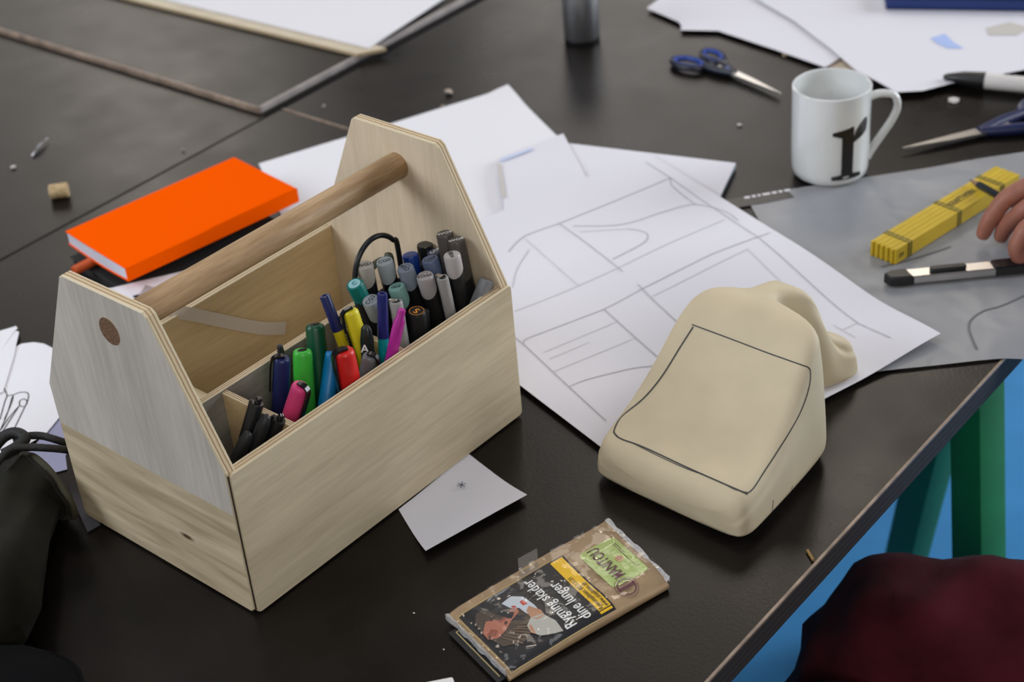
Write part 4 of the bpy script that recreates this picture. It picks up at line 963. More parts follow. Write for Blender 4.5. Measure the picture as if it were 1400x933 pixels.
# the letter: outline polygons wrapped on the cylinder
RP = MR + 0.0006
a0 = radians(-84)
def wrap_poly(poly, nseg=6):
    bm = bmesh.new(); vs_ = [bm.verts.new((x, y, 0)) for x, y in poly]; bm.faces.new(vs_)
    bmesh.ops.triangulate(bm, faces=bm.faces[:]); 
    for _ in range(2): bmesh.ops.subdivide_edges(bm, edges=bm.edges[:], cuts=1)
    g = frombm(bm); return g.xf(lambda v: Vector((RP * cos(a0 + v.x * 1.3 / RP), RP * sin(a0 + v.x * 1.3 / RP), 0.0085 + (v.y - 0.0075) * 1.42)))
g = G()
for poly in ([(-0.001, 0.010), (0.009, 0.010), (0.009, 0.0475), (-0.001, 0.0460)], [(-0.0085, 0.0075), (0.017, 0.0075), (0.017, 0.0105), (0.009, 0.0118), (-0.001, 0.0118), (-0.0085, 0.0105)],
             [(-0.0085, 0.0430), (-0.001, 0.0410), (0.009, 0.0455), (0.009, 0.0490), (-0.0085, 0.0455)],
             [(0.009, 0.036), (0.0115, 0.0425), (0.0145, 0.0405), (0.0185, 0.0395), (0.0225, 0.0420), (0.0240, 0.0470), (0.0235, 0.0520), (0.0200, 0.0520), (0.0150, 0.0490), (0.0115, 0.0455), (0.009, 0.0405)]):
    g.merge(wrap_poly(poly))
link('lettering', g, M_print_blk, mg, smooth=True)

# steel cup in the distance
p = at(796, 55, 0); cu = thing('steel_cup', 'brushed steel cup with dark base standing far back on the table', 'cup', (p.x, p.y, 0.0009))
link('body', lathe([(0.021, 0.004), (0.0225, 0.006), (0.0225, 0.098), (0.0215, 0.100), (0.0205, 0.098), (0.0205, 0.01), (0, 0.008)], 40), mat('satin_steel', (0.38, 0.38, 0.40), 0.42, metal=0.9), cu)
link('base_ring', lathe([(0.0215, 0), (0.0222, 0.001), (0.0222, 0.006), (0.021, 0.006)], 40), M_black, cu)

# ------------------------------------------------------------------ scissors
def scissors(label, piv, tip, handles, blade_l, hmat, grip, scale, loops, zt=0.0012):
    d = (Vector(tip) - Vector(piv)); yaw = atan2(d.y, d.x)
    o = thing('scissors', label, 'scissors', (piv[0], piv[1], zt), yaw)
    L = d.xy.length
    for k, dz in ((1, 0.0042), (-1, 0.0062)):
        pts = [(-0.02 * scale, -0.005 * scale), (0.0, -0.0068 * scale), (L * 0.5, -0.0040 * scale), (L, -0.0004), (L, 0.0010), (L * 0.5, 0.0058 * scale), (0.0, 0.0070 * scale), (-0.02 * scale, 0.005 * scale)]
        pts = [(x, y * 1.0 + 0.0012 * k * x / max(L, .01)) for x, y in pts]
        link('blade', prism(pts, dz - 0.0009, dz + 0.0009, 0.0003), M_steel, o, smooth=False)
    link('pivot', lathe([(0.0048 * scale, 0.0078), (0.0044 * scale, 0.0094), (0, 0.0098)], 20), grip if loops == 1 else M_steel_d, o)
    for k, (cx, cy, rx, ry, rot) in zip((1, -1), handles):
        cx, cy, rx, ry = cx * scale, cy * scale, rx * scale, ry * scale
        ring = [Vector((cx + rx * cos(t) * cos(rot) - ry * sin(t) * sin(rot), cy + rx * cos(t) * sin(rot) + ry * sin(t) * cos(rot), 0.0055)) for t in [2 * pi * i / 28 for i in range(28)]]
        g = tube(ring, 0.0046 * scale, 8, True)
        near = min(ring, key=lambda p: (p - Vector((-0.01 * scale, 0, 0.0055))).length)
        g.merge(tube([near, near.lerp(Vector((0.012 * scale, 0.002 * k, 0.0055)), 0.5) + Vector((0, 0.001 * k, 0)), Vector((0.014 * scale, 0.0006 * k, 0.0055))], [0.0056 * scale, 0.0062 * scale, 0.0050 * scale], 10))
        hd = link('handle', g, hmat, o)
        ring2 = [Vector((cx + (p.x - cx) * 0.86, cy + (p.y - cy) * 0.86, 0.0066)) for p in ring]
        link('grip_liner', tube(ring2, 0.0034 * scale, 8, True), grip, hd)
    return o
scissors('small scissors with dark blue ringed handles behind the mug', at(995, 104), at(1066, 135), [(-0.052, 0.018, 0.024, 0.013, -0.25), (-0.060, -0.022, 0.027, 0.0145, 0.25)], 0.08, mat('dark_blue_black', (0.010, 0.014, 0.030), 0.4), M_blue_p, 0.82, 1)
scissors('large scissors with navy handles pointing left beside the mug', at(1356, 184), at(1234, 212), [(-0.075, 0.022, 0.032, 0.016, -0.2), (-0.078, -0.024, 0.034, 0.017, 0.25)], 0.1, M_navy_p, M_navy_p, 1.1, 2)

# ------------------------------------------------------------------ white pen at the right
a, b_ = at(1290, 106, 0.011), at(1402, 117, 0.011); dd = (b_ - a).normalized()
wp = thing('white_marker', 'white marker pen with black pointed cap at the far right', 'pen', (a.x, a.y, 0.0022), atan2(dd.y, dd.x))
def lie(g, zc): return g.xf(lambda v: Vector((v.z, v.x, v.y + zc)))
link('cap', lie(lathe([(0.0022, 0), (0.0042, 0.004), (0.0082, 0.022), (0.0096, 0.044), (0.0098, 0.046)], 22), 0.0098), M_black, wp)
link('barrel', lie(lathe([(0.0090, 0.046), (0.0092, 0.048), (0.0092, 0.150), (0.008, 0.152)], 22), 0.0098), M_white_pl, wp)
g = text2d('PROMARKER', 0.0095, 0.006, 'LEFT'); R_ = 0.0094
g.xf(lambda v: Vector((0.060 + v.x, R_ * cos(pi / 2 + 0.35 + v.y / R_) * -1, 0.0098 + R_ * sin(pi / 2 + 0.35 + v.y / R_))))
g.xf(lambda v: Vector((v.x, -v.y, v.z)) if False else v)
link('lettering', g, M_ink, wp, smooth=False, recalc=False)

# ------------------------------------------------------------------ folding rule
RZ = 0.0034
r0, r1, r2, r3 = at(1193, 332, .0195), at(1224, 343, .0195), at(1393, 243, .0195), at(1355, 231, .0195)
ax = ((r2 - r1) + (r3 - r0)).normalized(); ax.z = 0; ax.normalize(); ay = Vector((-ax.y, ax.x, 0))
RL, RW = 0.2005, 0.0290
rl = thing('folding_rule', 'folded yellow wooden rule lying on the tracing paper', 'ruler', (r1.x, r1.y, RZ), atan2(ax.y, ax.x))
NS = 10; SW = RW / NS
sl_me = None
for k in range(NS):
    g = box(0.0 if k % 2 else 0.0018, k * SW + 0.00015, 0.0, RL - (0.0012 if k % 3 == 1 else 0.0), (k + 1) * SW - 0.00015, 0.0160 - (0.0003 if k % 2 else 0.0), 0.0004)
    link('slat', g, M_yellow, rl, smooth=False)
M_joint = mat('brass_joint', (0.20, 0.17, 0.03), 0.45, metal=0.3)
for x in (0.020, 0.098, 0.168):
    g = box(x, -0.0005, -0.0003, x + 0.0022, RW + 0.0005, 0.0164).merge(box(x + 0.0042, -0.0005, -0.0003, x + 0.0058, RW + 0.0005, 0.0163))
    link('joint_band', g, M_joint, rl, smooth=False)
g = text2d('KRAFTWERK', 0.0105, 0.01); g.xf(lambda v: Vector((0.1245 + v.x * 0.70, RW / 2 + v.y, 0.0163)))
link('lettering', g, M_ink, rl, smooth=False, recalc=False)
g = text2d('m', 0.010, 0.01); g.xf(lambda v: Vector((0.010 + v.x, -0.0002, 0.008 + v.y)))
link('lettering', g, M_ink, rl, smooth=False, recalc=False)

# ------------------------------------------------------------------ snap-off cutter
a, b_ = at(1209, 381, 0.010), at(1402, 362, 0.010); dd = (b_ - a).normalized()
ct = thing('snap_cutter', 'black and steel snap off cutter lying before the yellow rule', 'cutter', (a.x, a.y, 0.0040), atan2(dd.y, dd.x))
CWD = 0.0075
link('end_cap', prism([(0, 0.001), (0.004, -CWD + .001), (0.012, -CWD - .0005), (0.026, -CWD - .0005), (0.022, CWD + .0005), (0.008, CWD), (0.001, 0.004)], 0.0, 0.0105, 0.0015), M_black, ct)
link('sheath', prism([(0.024, -CWD), (0.185, -CWD), (0.185, CWD), (0.020, CWD)], 0.0012, 0.0095, 0.0012), M_steel, ct, smooth=False)
link('slider', prism(roundrect(0.042, -0.0045, 0.076, 0.0030, 0.003), 0.0095, 0.0135, 0.001), M_black, ct)
link('grip', prism(roundrect(0.100, -CWD - 0.0006, 0.185, CWD + .0006, 0.004), 0.0008, 0.0108, 0.0015), M_blackg, ct)
for x in (0.122, 0.147, 0.160): link('steel_inlay', prism(roundrect(x, -0.003, x + 0.007, 0.004, 0.002), 0.0108, 0.0114), M_steel, ct, smooth=False)

# ------------------------------------------------------------------ tobacco pouch
PC = [at(612, 838, .008), at(694, 921, .008), at(913, 795, .008), at(828, 712, .008)]
PC = [Vector((p.x, p.y, 0)) for p in PC]
po = thing('tobacco_pouch', 'brown paper pouch in clear wrap with a dark warning panel and photo', 'pouch', (PC[0] + PC[2]) * 0.5)
def flat_uv(u, v): return PC[0].lerp(PC[1], v).lerp(PC[3].lerp(PC[2], v), u)
def ptop(u, v, off=0.0):
    p = flat_uv(u, v)
    z = 0.0068 + 0.0018 * sin(pi * min(1, max(0, u))) + 0.0016 * sm(0.15, 0.85, v) - 0.0016 * sm(0.35, 0.0, u) * 0
    z += 0.0010 * nz((u * 3, v * 2, 0), 1.0, 2) + 0.0016 * sm(0.62, 0.78, v) * sm(0.5, 0.8, u) * (1 - sm(.80, .92, v))
    z -= 0.0030 * sm(0.92, 1.0, v) ** 1.5 + 0.0016 * sm(0.06, 0.0, u) - 0.001 * sm(0.94, 1.0, u)
    return Vector((p.x, p.y, z + off))
def pouch_sec(u):
    out = []
    for k in range(17): out.append(ptop(u, k / 16))
    e = ptop(u, 1.0); n_ = (flat_uv(u, 1.0) - flat_uv(u, 0.0)).normalized()
    for k in range(1, 6):
        a = pi * k / 6; out.append(Vector((e.x, e.y, 0)) + n_ * (0.0018 * sin(a)) + Vector((0, 0, 0.0008 + (e.z - 0.0008) * (0.5 + 0.5 * cos(a)))))
    for k in range(16, -1, -1): p = flat_uv(u, k / 16); out.append(Vector((p.x, p.y, 0.0007 + 0.0006 * 0)))
    return out
g = G(); vs = []; NU = 28
for i in range(NU + 1): vs += pouch_sec(i / NU)
n = len(pouch_sec(0)); fs = []
for i in range(NU):
    for k in range(n - 1): fs.append((i * n + k, i * n + k + 1, (i + 1) * n + k + 1, (i + 1) * n + k))
g.add(vs, fs); link('wrapper', g, M_kraft, po, world=True, recalc=False)
# tobacco filling inside the fold
vs = []; g = G()
for i in range(NU + 1):
    u = 0.03 + 0.96 * i / NU
    for k in range(9): p = ptop(u, 0.03 + 0.93 * k / 8, -0.0012); vs.append(p)
    for k in range(8, -1, -1): p = flat_uv(u, 0.03 + 0.93 * k / 8); vs.append(Vector((p.x, p.y, 0.0016)))
n = 18; fs = [(i * n + k, i * n + (k + 1) % n, (i + 1) * n + (k + 1) % n, (i + 1) * n + k) for i in range(NU) for k in range(n)] + [tuple(range(n))[::-1], tuple(range(NU * n, NU * n + n))]
link('filling', g.add(vs, fs), M_dkbrown, po, world=True)
# lower flap end showing under the picture end
fn = lambda u, v: flat_uv(-0.055 + 0.30 * u, 0.16 + 0.82 * v) + Vector((0, 0, 0.0022 + 0.0006 * (1 - u)))
fl = link('lower_flap', sheet(fn, 6, 6, 0.0006), mat('dark_print', (0.014, 0.013, 0.014), 0.4), po, world=True)
g = G(); 
P = [fn(0.10, 0.06), fn(0.10, 0.94)]; g.merge(ribbon(subdiv([p + Vector((0, 0, 0.0004)) for p in P], 4), 0.0009))
g.merge(ribbon(subdiv([fn(0.10, 0.06) + Vector((0, 0, .0004)), fn(0.7, 0.06) + Vector((0, 0, .0004))], 4), 0.0009))
link('gold_line', g, mat('gold_line', (0.42, 0.33, 0.16), 0.5), fl, smooth=False, world=True, recalc=False)
PV = 1.0
def patch(poly, off, mt, name='print', parent=po, sub=3):
    """printed patch: polygon in (u, v) on the top of the pouch"""
    bm = bmesh.new(); vv = [bm.verts.new((x, y, 0)) for x, y in poly]; bm.faces.new(vv)
    bmesh.ops.triangulate(bm, faces=bm.faces[:])
    for _ in range(sub): bmesh.ops.subdivide_edges(bm, edges=bm.edges[:], cuts=1, use_grid_fill=True)
    bmesh.ops.triangulate(bm, faces=bm.faces[:])
    g = frombm(bm); g.xf(lambda v: ptop(v.x, v.y, off))
    return link(name, g, mt, parent, world=True, recalc=False)
def fine(poly, k=8):
    out = []
    n = len(poly)
    for i in range(n):
        for j in range(k): out.append(Vector(poly[i]).lerp(Vector(poly[(i + 1) % n]), j / k))
    return out
def gridpatch(u0, u1, v0, v1, off, mt, name, parent=po, nu=20, nv=18, vof=None):
    g = G(); vs = []
    for j in range(nv + 1):
        for i in range(nu + 1): vs.append(ptop(u0 + (u1 - u0) * i / nu, v0 + (v1 - v0) * j / nv, off))
    fs = [(j * (nu + 1) + i, j * (nu + 1) + i + 1, (j + 1) * (nu + 1) + i + 1, (j + 1) * (nu + 1) + i) for j in range(nv) for i in range(nu)]
    return link(name, g.add(vs, fs), mt, parent, world=True, recalc=False)
D1 = 0.0003
M_pblack = mat('print_black', (0.012, 0.012, 0.014), 0.45)
M_gold = mat('print_gold', (0.50, 0.38, 0.17), 0.5)
M_pyel = mat('print_yellow', (0.86, 0.52, 0.010), 0.45)
M_pgreen = mat('print_green', (0.42, 0.53, 0.17), 0.5)
M_pmar = mat('print_maroon', (0.105, 0.018, 0.045), 0.5)
gridpatch(0.028, 0.672, 0.115, 0.985, D1, M_pblack, 'warning_panel')
gridpatch(0.585, 0.660, 0.135, 0.965, D1 * 2, M_pyel, 'yellow_band')
def frame_line(pts, w, mt, off, name):
    P = [Vector((x, y, 0)) for x, y in pts]; P = subdiv(P, 14); g = ribbon([ptop(p.x, p.y, off) for p in P], w); return link(name, g, mt, po, smooth=False, world=True, recalc=False)
frame_line([(0.592, 0.104), (0.022, 0.104), (0.022, 0.992), (0.60, 0.992)], 0.0008, M_gold, D1 * 2, 'gold_frame')
# green label with rounded corners
rr = roundrect(0.735, 0.21, 0.965, 0.80, 0.035, 5)
bm = bmesh.new(); cvs = Vector((0.85, 0.505)); g = G(); vs = []; n = len(rr)
for k in range(0, 9):
    for p in rr: q = cvs.lerp(Vector(p), max(0.02, k / 8)); vs.append(ptop(q.x, q.y, D1))
fs = [(k * n + i, (k + 1) * n + i, (k + 1) * n + (i + 1) % n, k * n + (i + 1) % n) for k in range(8) for i in range(n)] + [tuple(range(n))]
link('green_label', g.add(vs, fs), M_pgreen, po, world=True, recalc=False); bm.free()
def ptext(s, u, v, size, mt, bold=0.0, xs=1.0, align='LEFT', off=D1 * 3, name='lettering'):
    """text runs towards -v, its foot points to +u"""
    UL = (PC[3] - PC[0]).length; VL = (PC[1] - PC[0]).length
    g = text2d(s, size, bold, align, xs); g.xf(lambda q: ptop(u - q.y / UL, v - q.x / VL, off))
    return link(name, g, mt, po, smooth=False, world=True, recalc=False)
ptext('Rygning skader', 0.420, 0.945, 0.0138, M_lett_w, 0.012, 0.735)
ptext('dine lunger', 0.512, 0.945, 0.0138, M_lett_w, 0.012, 0.735)
ptext('Rygestoplinien: 80313131', 0.607, 0.930, 0.0058, M_ink, 0.008, 0.70)
ptext('www.stoplinien.dk', 0.640, 0.930, 0.0058, M_ink, 0.008, 0.72)
ptext('MANITOU', 0.818, 0.715, 0.0148, M_pmar, 0.010, 0.56)
for uu in (0.930, 0.942): 
    g = G(); x = 0.30
    while x < 0.70:
        w = random.uniform(0.01, 0.03); g.merge(ribbon([ptop(uu, x, D1 * 3), ptop(uu, x + w, D1 * 3)], 0.0006)); x += w + 0.009
    link('fine_print', g, M_pmar, po, smooth=False, world=True, recalc=False)
def disc(u, v, r, mt, off, name, ring=None):
    UL = (PC[3] - PC[0]).length; VL = (PC[1] - PC[0]).length; g = G()
    P = [ptop(u + r * cos(t) / UL, v + r * sin(t) / VL, off) for t in [2 * pi * i / 32 for i in range(33)]]
    if ring: g.merge(ribbon(P, ring))
    else: g.add([ptop(u, v, off)] + P[:-1], [(0, 1 + i, 1 + (i + 1) % 32) for i in range(32)])
    return link(name, g, mt, po, smooth=False, world=True, recalc=False)
disc(0.893, 0.490, 0.0034, mat('print_tan', (0.55, 0.27, 0.11), 0.5), D1 * 2, 'emblem')
disc(0.893, 0.490, 0.0015, mat('print_dark', (0.10, 0.04, 0.03), 0.5), D1 * 3, 'emblem', 0.0006)
disc(0.795, 0.850, 0.0073, M_pmar, D1 * 3, 'stamp', 0.0010)
disc(0.795, 0.850, 0.0094, M_pmar, D1 * 3, 'stamp', 0.0004)
g = ribbon([ptop(0.750, 0.850, D1 * 3), ptop(0.840, 0.850, D1 * 3)], 0.0024); link('stamp_bar', g, M_pmar, po, smooth=False, world=True, recalc=False)
for dv in (-0.045, 0.045, -0.025, 0.03):
    g = ribbon([ptop(0.775, 0.850 + dv, D1 * 3), ptop(0.815, 0.850 + dv, D1 * 3)], 0.0004); link('fine_print', g, M_pmar, po, smooth=False, world=True, recalc=False)
# the printed photograph (face in profile with a handkerchief), flat print
pic = G()
cols = {'bg': (0.020, 0.022, 0.026), 'sky': (0.24, 0.27, 0.31), 'hair': (0.075, 0.055, 0.042), 'hair2': (0.15, 0.105, 0.072), 'skin': (0.43, 0.16, 0.105), 'skin2': (0.27, 0.085, 0.058), 'dark': (0.06, 0.028, 0.03), 'cloth': (0.56, 0.61, 0.66), 'red': (0.50, 0.035, 0.018), 'pale': (0.46, 0.45, 0.40), 'hand': (0.48, 0.25, 0.15)}
pm = [mat('photo_' + k, c, 0.45) for k, c in cols.items()]; pk = list(cols)
layer = [D1 * 2]
def pp_(poly, c):
    P = fine([Vector((x, y, 0)) for x, y in poly], 3); cen = sum(P, Vector()) / len(P); off = layer[0]; layer[0] += 0.000012
    pic.add([ptop(cen.x, cen.y, off)] + [ptop(p.x, p.y, off) for p in P], [(0, 1 + i, 1 + (i + 1) % len(P)) for i in range(len(P))], pk.index(c))
# (u, v): u from the picture end, v from the far to the near side
pp_([(0.03, 0.12), (0.34, 0.12), (0.36, 0.35), (0.34, 0.98), (0.03, 0.98)], 'bg')
pp_([(0.20, 0.12), (0.335, 0.12), (0.345, 0.20), (0.27, 0.26), (0.16, 0.22)], 'sky')
pp_([(0.10, 0.20), (0.23, 0.19), (0.31, 0.28), (0.33, 0.45), (0.30, 0.70), (0.18, 0.80), (0.08, 0.72), (0.05, 0.5), (0.06, 0.3)], 'hair')
pp_([(0.09, 0.38), (0.13, 0.31), (0.19, 0.27), (0.25, 0.30), (0.28, 0.37), (0.27, 0.46), (0.21, 0.50), (0.15, 0.57), (0.09, 0.60), (0.05, 0.55), (0.055, 0.45)], 'skin')
pp_([(0.15, 0.40), (0.19, 0.37), (0.22, 0.40), (0.19, 0.45), (0.16, 0.46)], 'skin2')
pp_([(0.06, 0.50), (0.10, 0.46), (0.12, 0.52), (0.09, 0.57)], 'skin2')
for q in ([(0.125, 0.365), (0.155, 0.345), (0.162, 0.36), (0.13, 0.385)], [(0.185, 0.33), (0.205, 0.32), (0.21, 0.345), (0.19, 0.35)], [(0.165, 0.50), (0.18, 0.47), (0.19, 0.49), (0.175, 0.52)]): pp_(q, 'dark')
pp_([(0.235, 0.385), (0.262, 0.375), (0.27, 0.41), (0.245, 0.425)], 'skin2')
for k in range(9): pp_([(0.10 + 0.02 * k, 0.60 + .01 * (k % 3)), (0.105 + 0.02 * k, 0.595), (0.17 + 0.022 * k, 0.80 - .02 * k), (0.162 + 0.022 * k, 0.81 - .02 * k)], 'hair2')
for k in range(8): pp_([(0.12 + 0.02 * k, 0.24), (0.125 + .02 * k, 0.235), (0.19 + .018 * k, 0.15 + .012 * (k % 3)), (0.185 + .018 * k, 0.155 + .012 * (k % 3))], 'hair')
pp_([(0.235, 0.26), (0.30, 0.24), (0.345, 0.32), (0.355, 0.48), (0.35, 0.60), (0.31, 0.62), (0.29, 0.52), (0.285, 0.42), (0.25, 0.36)], 'cloth')
for q in ([(0.255, 0.30), (0.29, 0.27), (0.315, 0.31), (0.30, 0.345), (0.275, 0.36)], [(0.31, 0.36), (0.33, 0.35), (0.335, 0.43), (0.31, 0.42)], [(0.262, 0.345), (0.28, 0.375), (0.275, 0.40), (0.26, 0.37)]): pp_(q, 'red')
pp_([(0.30, 0.50), (0.33, 0.46), (0.36, 0.58), (0.355, 0.66), (0.31, 0.66), (0.29, 0.60)], 'hand')
pp_([(0.245, 0.66), (0.29, 0.60), (0.35, 0.63), (0.375, 0.78), (0.365, 0.93), (0.32, 0.90), (0.26, 0.84), (0.235, 0.75)], 'pale')
pp_([(0.235, 0.75), (0.255, 0.66), (0.265, 0.68), (0.25, 0.80)], 'hand')
link('warning_photo', pic, pm, po, smooth=False, world=True, recalc=False)
# clear wrap: a wrinkled film over the top and crumpled seams
g = G(); vs = []; NU2, NV2 = 60, 34
for j in range(NV2 + 1):
    for i in range(NU2 + 1):
        u, v = -0.012 + 1.03 * i / NU2, -0.005 + 1.0 * j / NV2
        p = ptop(min(1, max(0, u)), min(1, max(0, v)), 0.0010); q = flat_uv(u, v)
        vs.append(Vector((q.x, q.y, p.z + 0.0010 * abs(nz((u * 9, v * 6, 0), 1.6, 11)))))
fs = [(j * (NU2 + 1) + i, j * (NU2 + 1) + i + 1, (j + 1) * (NU2 + 1) + i + 1, (j + 1) * (NU2 + 1) + i) for j in range(NV2) for i in range(NU2)]
link('clear_wrap', g.add(vs, fs), M_cello, po, world=True, recalc=False)
for uu, s0 in ((-0.012, 1), (1.016, 2)):
    g = G(); vs = []
    for j in range(41):
        v = j / 40; p = flat_uv(uu + 0.010 * nz((v * 8, 0, 0), 1, s0), v); z = 0.0085 + 0.002 * v + 0.0012 * nz((v * 12, 1, 0), 1, s0)
        a = flat_uv(0.006 if uu < 0 else 0.994, v); vs += [Vector((p.x, p.y, z - 0.005)), Vector((p.x, p.y, z + 0.0003)), ptop(0.006 if uu < 0 else 0.994, v, 0.0008)]
    link('wrap_seam', g.add(vs, [(3 * j + k, 3 * j + k + 1, 3 * j + 4 + k, 3 * j + 3 + k) for j in range(40) for k in (0, 1)]), M_cello_rim, po, world=True, recalc=False)
# clear tape tab
q = [at(708, 764, 0.004), at(734, 750, 0.006), at(737, 778, 0.0106), at(710, 792, 0.0106)]
g = G(); g.add(q, [(0, 1, 2, 3)]); link('tape_tab', g, M_tape_g, po, smooth=False, world=True, recalc=False)

# white item at the bottom edge
p = at(600, 950, 0.0); wt = thing('white_block', 'small white rounded block at the near edge, below the tobacco pouch', 'block', (p.x, p.y, 0.0003), 0.15)
link('block', box(-0.012, -0.02, 0, 0.012, 0.0065, 0.008, 0.002), M_white_pl, wt)

# ------------------------------------------------------------------ olive pouch and black bag on the left
def loft(rings, closed_ends=True, mi=0):
    g = G(); n = len(rings[0]); vs = [Vector(p) for r in rings for p in r]; fs = []
    for i in range(len(rings) - 1):
        for k in range(n): fs.append((i * n + k, i * n + (k + 1) % n, (i + 1) * n + (k + 1) % n, (i + 1) * n + k))
    if closed_ends: fs += [tuple(range(n))[::-1], tuple(range((len(rings) - 1) * n, len(rings) * n))]
    return g.add(vs, fs, mi)
mouth = Vector((-0.397, 1.096, 0.030)); ax_ = Vector((-0.72, -0.69, 0)).normalized(); sd = Vector((-ax_.y, ax_.x, 0))
bag = thing('drawstring_pouch', 'dark olive fabric pouch with a black drawcord at the left edge', 'pouch', (mouth.x, mouth.y, 0.0))
rings = []
prof = [(82, 662, 0.034, 0.018, 0.021), (75, 663, 0.043, 0.023, 0.026), (65, 666, 0.043, 0.025, 0.028), (54, 676, 0.036, 0.023, 0.026), (44, 695, 0.029, 0.020, 0.023), (32, 728, 0.028, 0.020, 0.023), (12, 770, 0.035, 0.027, 0.030),
        (-8, 825, 0.040, 0.032, 0.035), (-18, 860, 0.036, 0.026, 0.029), (-24, 885, 0.022, 0.016, 0.018), (-26, 892, 0.008, 0.006, 0.008)]
cen = [at(x, y, zc) - Vector((0.006, 0, 0)) for x, y, hw, hh, zc in prof]
for i, (x, y, hw, hh, zc) in enumerate(prof):
    t = cen[min(i + 1, len(cen) - 1)] - cen[max(i - 1, 0)]; t.z = 0; t.normalize(); sd = Vector((-t.y, t.x, 0)); ring = []
    if i < 3: sd = Vector((0.62, -0.78, 0))
    for k in range(40):
        a = 2 * pi * k / 40
        f = 1 + 0.10 * nz((cos(a) * 2, sin(a) * 2, i * 0.5), 1, 3) + (0.05 * sin(7 * a) if 1 < i < 7 else 0)
        ring.append(Vector((cen[i].x, cen[i].y, 0)) + sd * (hw * cos(a) * f) + Vector((0, 0, max(0.0015, zc + hh * sin(a) * f))))
    rings.append(ring)
link('body', loft(rings), M_olive, bag, world=True)
rim = [p + Vector((0, 0, 0.0006)) for p in rings[1]]; link('rim_binding', tube(rim, 0.0028, 8, True), M_olive_l, bag, world=True)
cord = [(20, 604, .055), (36, 597, .058), (55, 596, .057), (75, 601, .054), (92, 607, .045), (100, 612, .035)]
g = tube(spline([at(x, y, z) for x, y, z in cord], 8), 0.0032, 10)
cord2 = [(-6, 636, .055), (14, 615, .060), (40, 612, .058), (66, 613, .055), (88, 615, .048), (98, 618, .036)]
g.merge(tube(spline([at(x, y, z) for x, y, z in cord2], 8), 0.0032, 10))
cord3 = [(-8, 612, .055), (6, 597, .060), (22, 592, .062), (34, 600, .060), (22, 612, .058), (4, 622, .056)]
g.merge(tube(spline([at(x, y, z) for x, y, z in cord3], 8), 0.0048, 10))
link('drawcord', g, mat('black_drawcord', (0.008, 0.008, 0.008), 0.6, bump=0.8, bscale=900), bag, world=True)
stp = [at(98, 618, .034), at(101, 640, .022), at(108, 675, .006), at(118, 700, .002), at(128, 722, .002)]
o = link('strap', sheet(lambda u, v: (lambda P: P + Vector((0.0045, 0.004, 0)) * (v - .5) * 2)(spline(stp, 5)[min(20, int(round(u * 20)))]), 20, 1, 0.0012), mat('grey_webbing', (0.07, 0.07, 0.085), 0.7), bag, world=True)
# black bag in the near left corner
c0 = at(-8, 990, 0.0); bb = thing('black_bag', 'black fabric bag edge in the near left corner', 'bag', (c0.x, c0.y, 0.0))
rings = []
for i, (s, R_, ) in enumerate([(0.0006, 0.055), (0.010, 0.066), (0.022, 0.066), (0.034, 0.055), (0.041, 0.035), (0.0435, 0.010)]):
    rings.append([c0 + Vector((R_ * cos(t) * 1.0, R_ * sin(t) * 0.8, s + 0.003 * nz((cos(t) * 2, sin(t) * 2, i), 1, 2) * (i > 0))) for t in [2 * pi * k / 32 for k in range(32)]])
link('body', loft(rings), M_blackcloth, bb, world=True)
link('seam_piping', tube([p + Vector((0, 0, 0)) for p in rings[2]], 0.002, 8, True), M_blackcloth, bb, world=True)

# ------------------------------------------------------------------ person at the right
def skin_mesh(name, verts, edges, radii, mt, parent, levels=2, root=0):
    me = bpy.data.meshes.new(name); inv = parent.matrix_basis.inverted()
    me.from_pydata([tuple(inv @ Vector(v)) for v in verts], edges, []); me.materials.append(mt)
    o = bpy.data.objects.new(name, me); C.objects.link(o); o.parent = parent
    sk_ = o.modifiers.new('skin', 'SKIN'); sk_.use_smooth_shade = True
    lay = me.skin_vertices[0] if me.skin_vertices else None
    if lay is None:
        bm = bmesh.new(); bm.from_mesh(me); bm.verts.layers.skin.verify(); bm.to_mesh(me); bm.free(); lay = me.skin_vertices[0]
    for i, r in enumerate(radii):
        rr = r if isinstance(r, tuple) else (r, r); lay.data[i].radius = rr; lay.data[i].use_root = (i == root)
    ss = o.modifiers.new('subdivision', 'SUBSURF'); ss.levels = levels; ss.render_levels = levels
    return o
hip = Vector((0.700, 0.735, -0.215))
per = thing('person', 'person in burgundy trousers seated at the right table edge, reaching with a pencil', 'person', (0.72, 0.74, FLOOR_Z))
# hand: palm, four fingers, thumb as one skinned figure with the forearm
I_t, I_1, I_2, I_k = at(1341, 328, 0.010), at(1352, 302, 0.030), at(1374, 272, 0.052), at(1412, 252, 0.066)
M_t, M_1, M_2 = at(1366, 330, 0.009), at(1374, 310, 0.026), at(1392, 288, 0.048)
wrist = Vector((0.680, 1.430, 0.058)); palm = I_k.lerp(wrist, 0.48) + Vector((0.0, -0.012, -0.004))
kn = [I_k, I_k + Vector((0.012, -0.020, -0.001)), I_k + Vector((0.022, -0.038, -0.006)), I_k + Vector((0.032, -0.054, -0.013))]
V = [palm, wrist, wrist + Vector((0.10, -0.16, 0.02)), wrist + Vector((0.205, -0.30, 0.03))]
R = [(0.025, 0.016), (0.025, 0.019), 0.029, 0.030]; Eg = [(0, 1), (1, 2), (2, 3)]
def chain(pts, radii, root=0):
    prev = root
    for p, r in zip(pts, radii):
        V.append(Vector(p)); R.append(r); Eg.append((prev, len(V) - 1)); prev = len(V) - 1
chain([kn[0], I_2, I_1, I_t], [0.0110, 0.0096, 0.0088, 0.0070])
chain([kn[1], M_2 + Vector((0.004, -0.004, 0.002)), M_1, M_t], [0.0112, 0.0098, 0.0090, 0.0072])
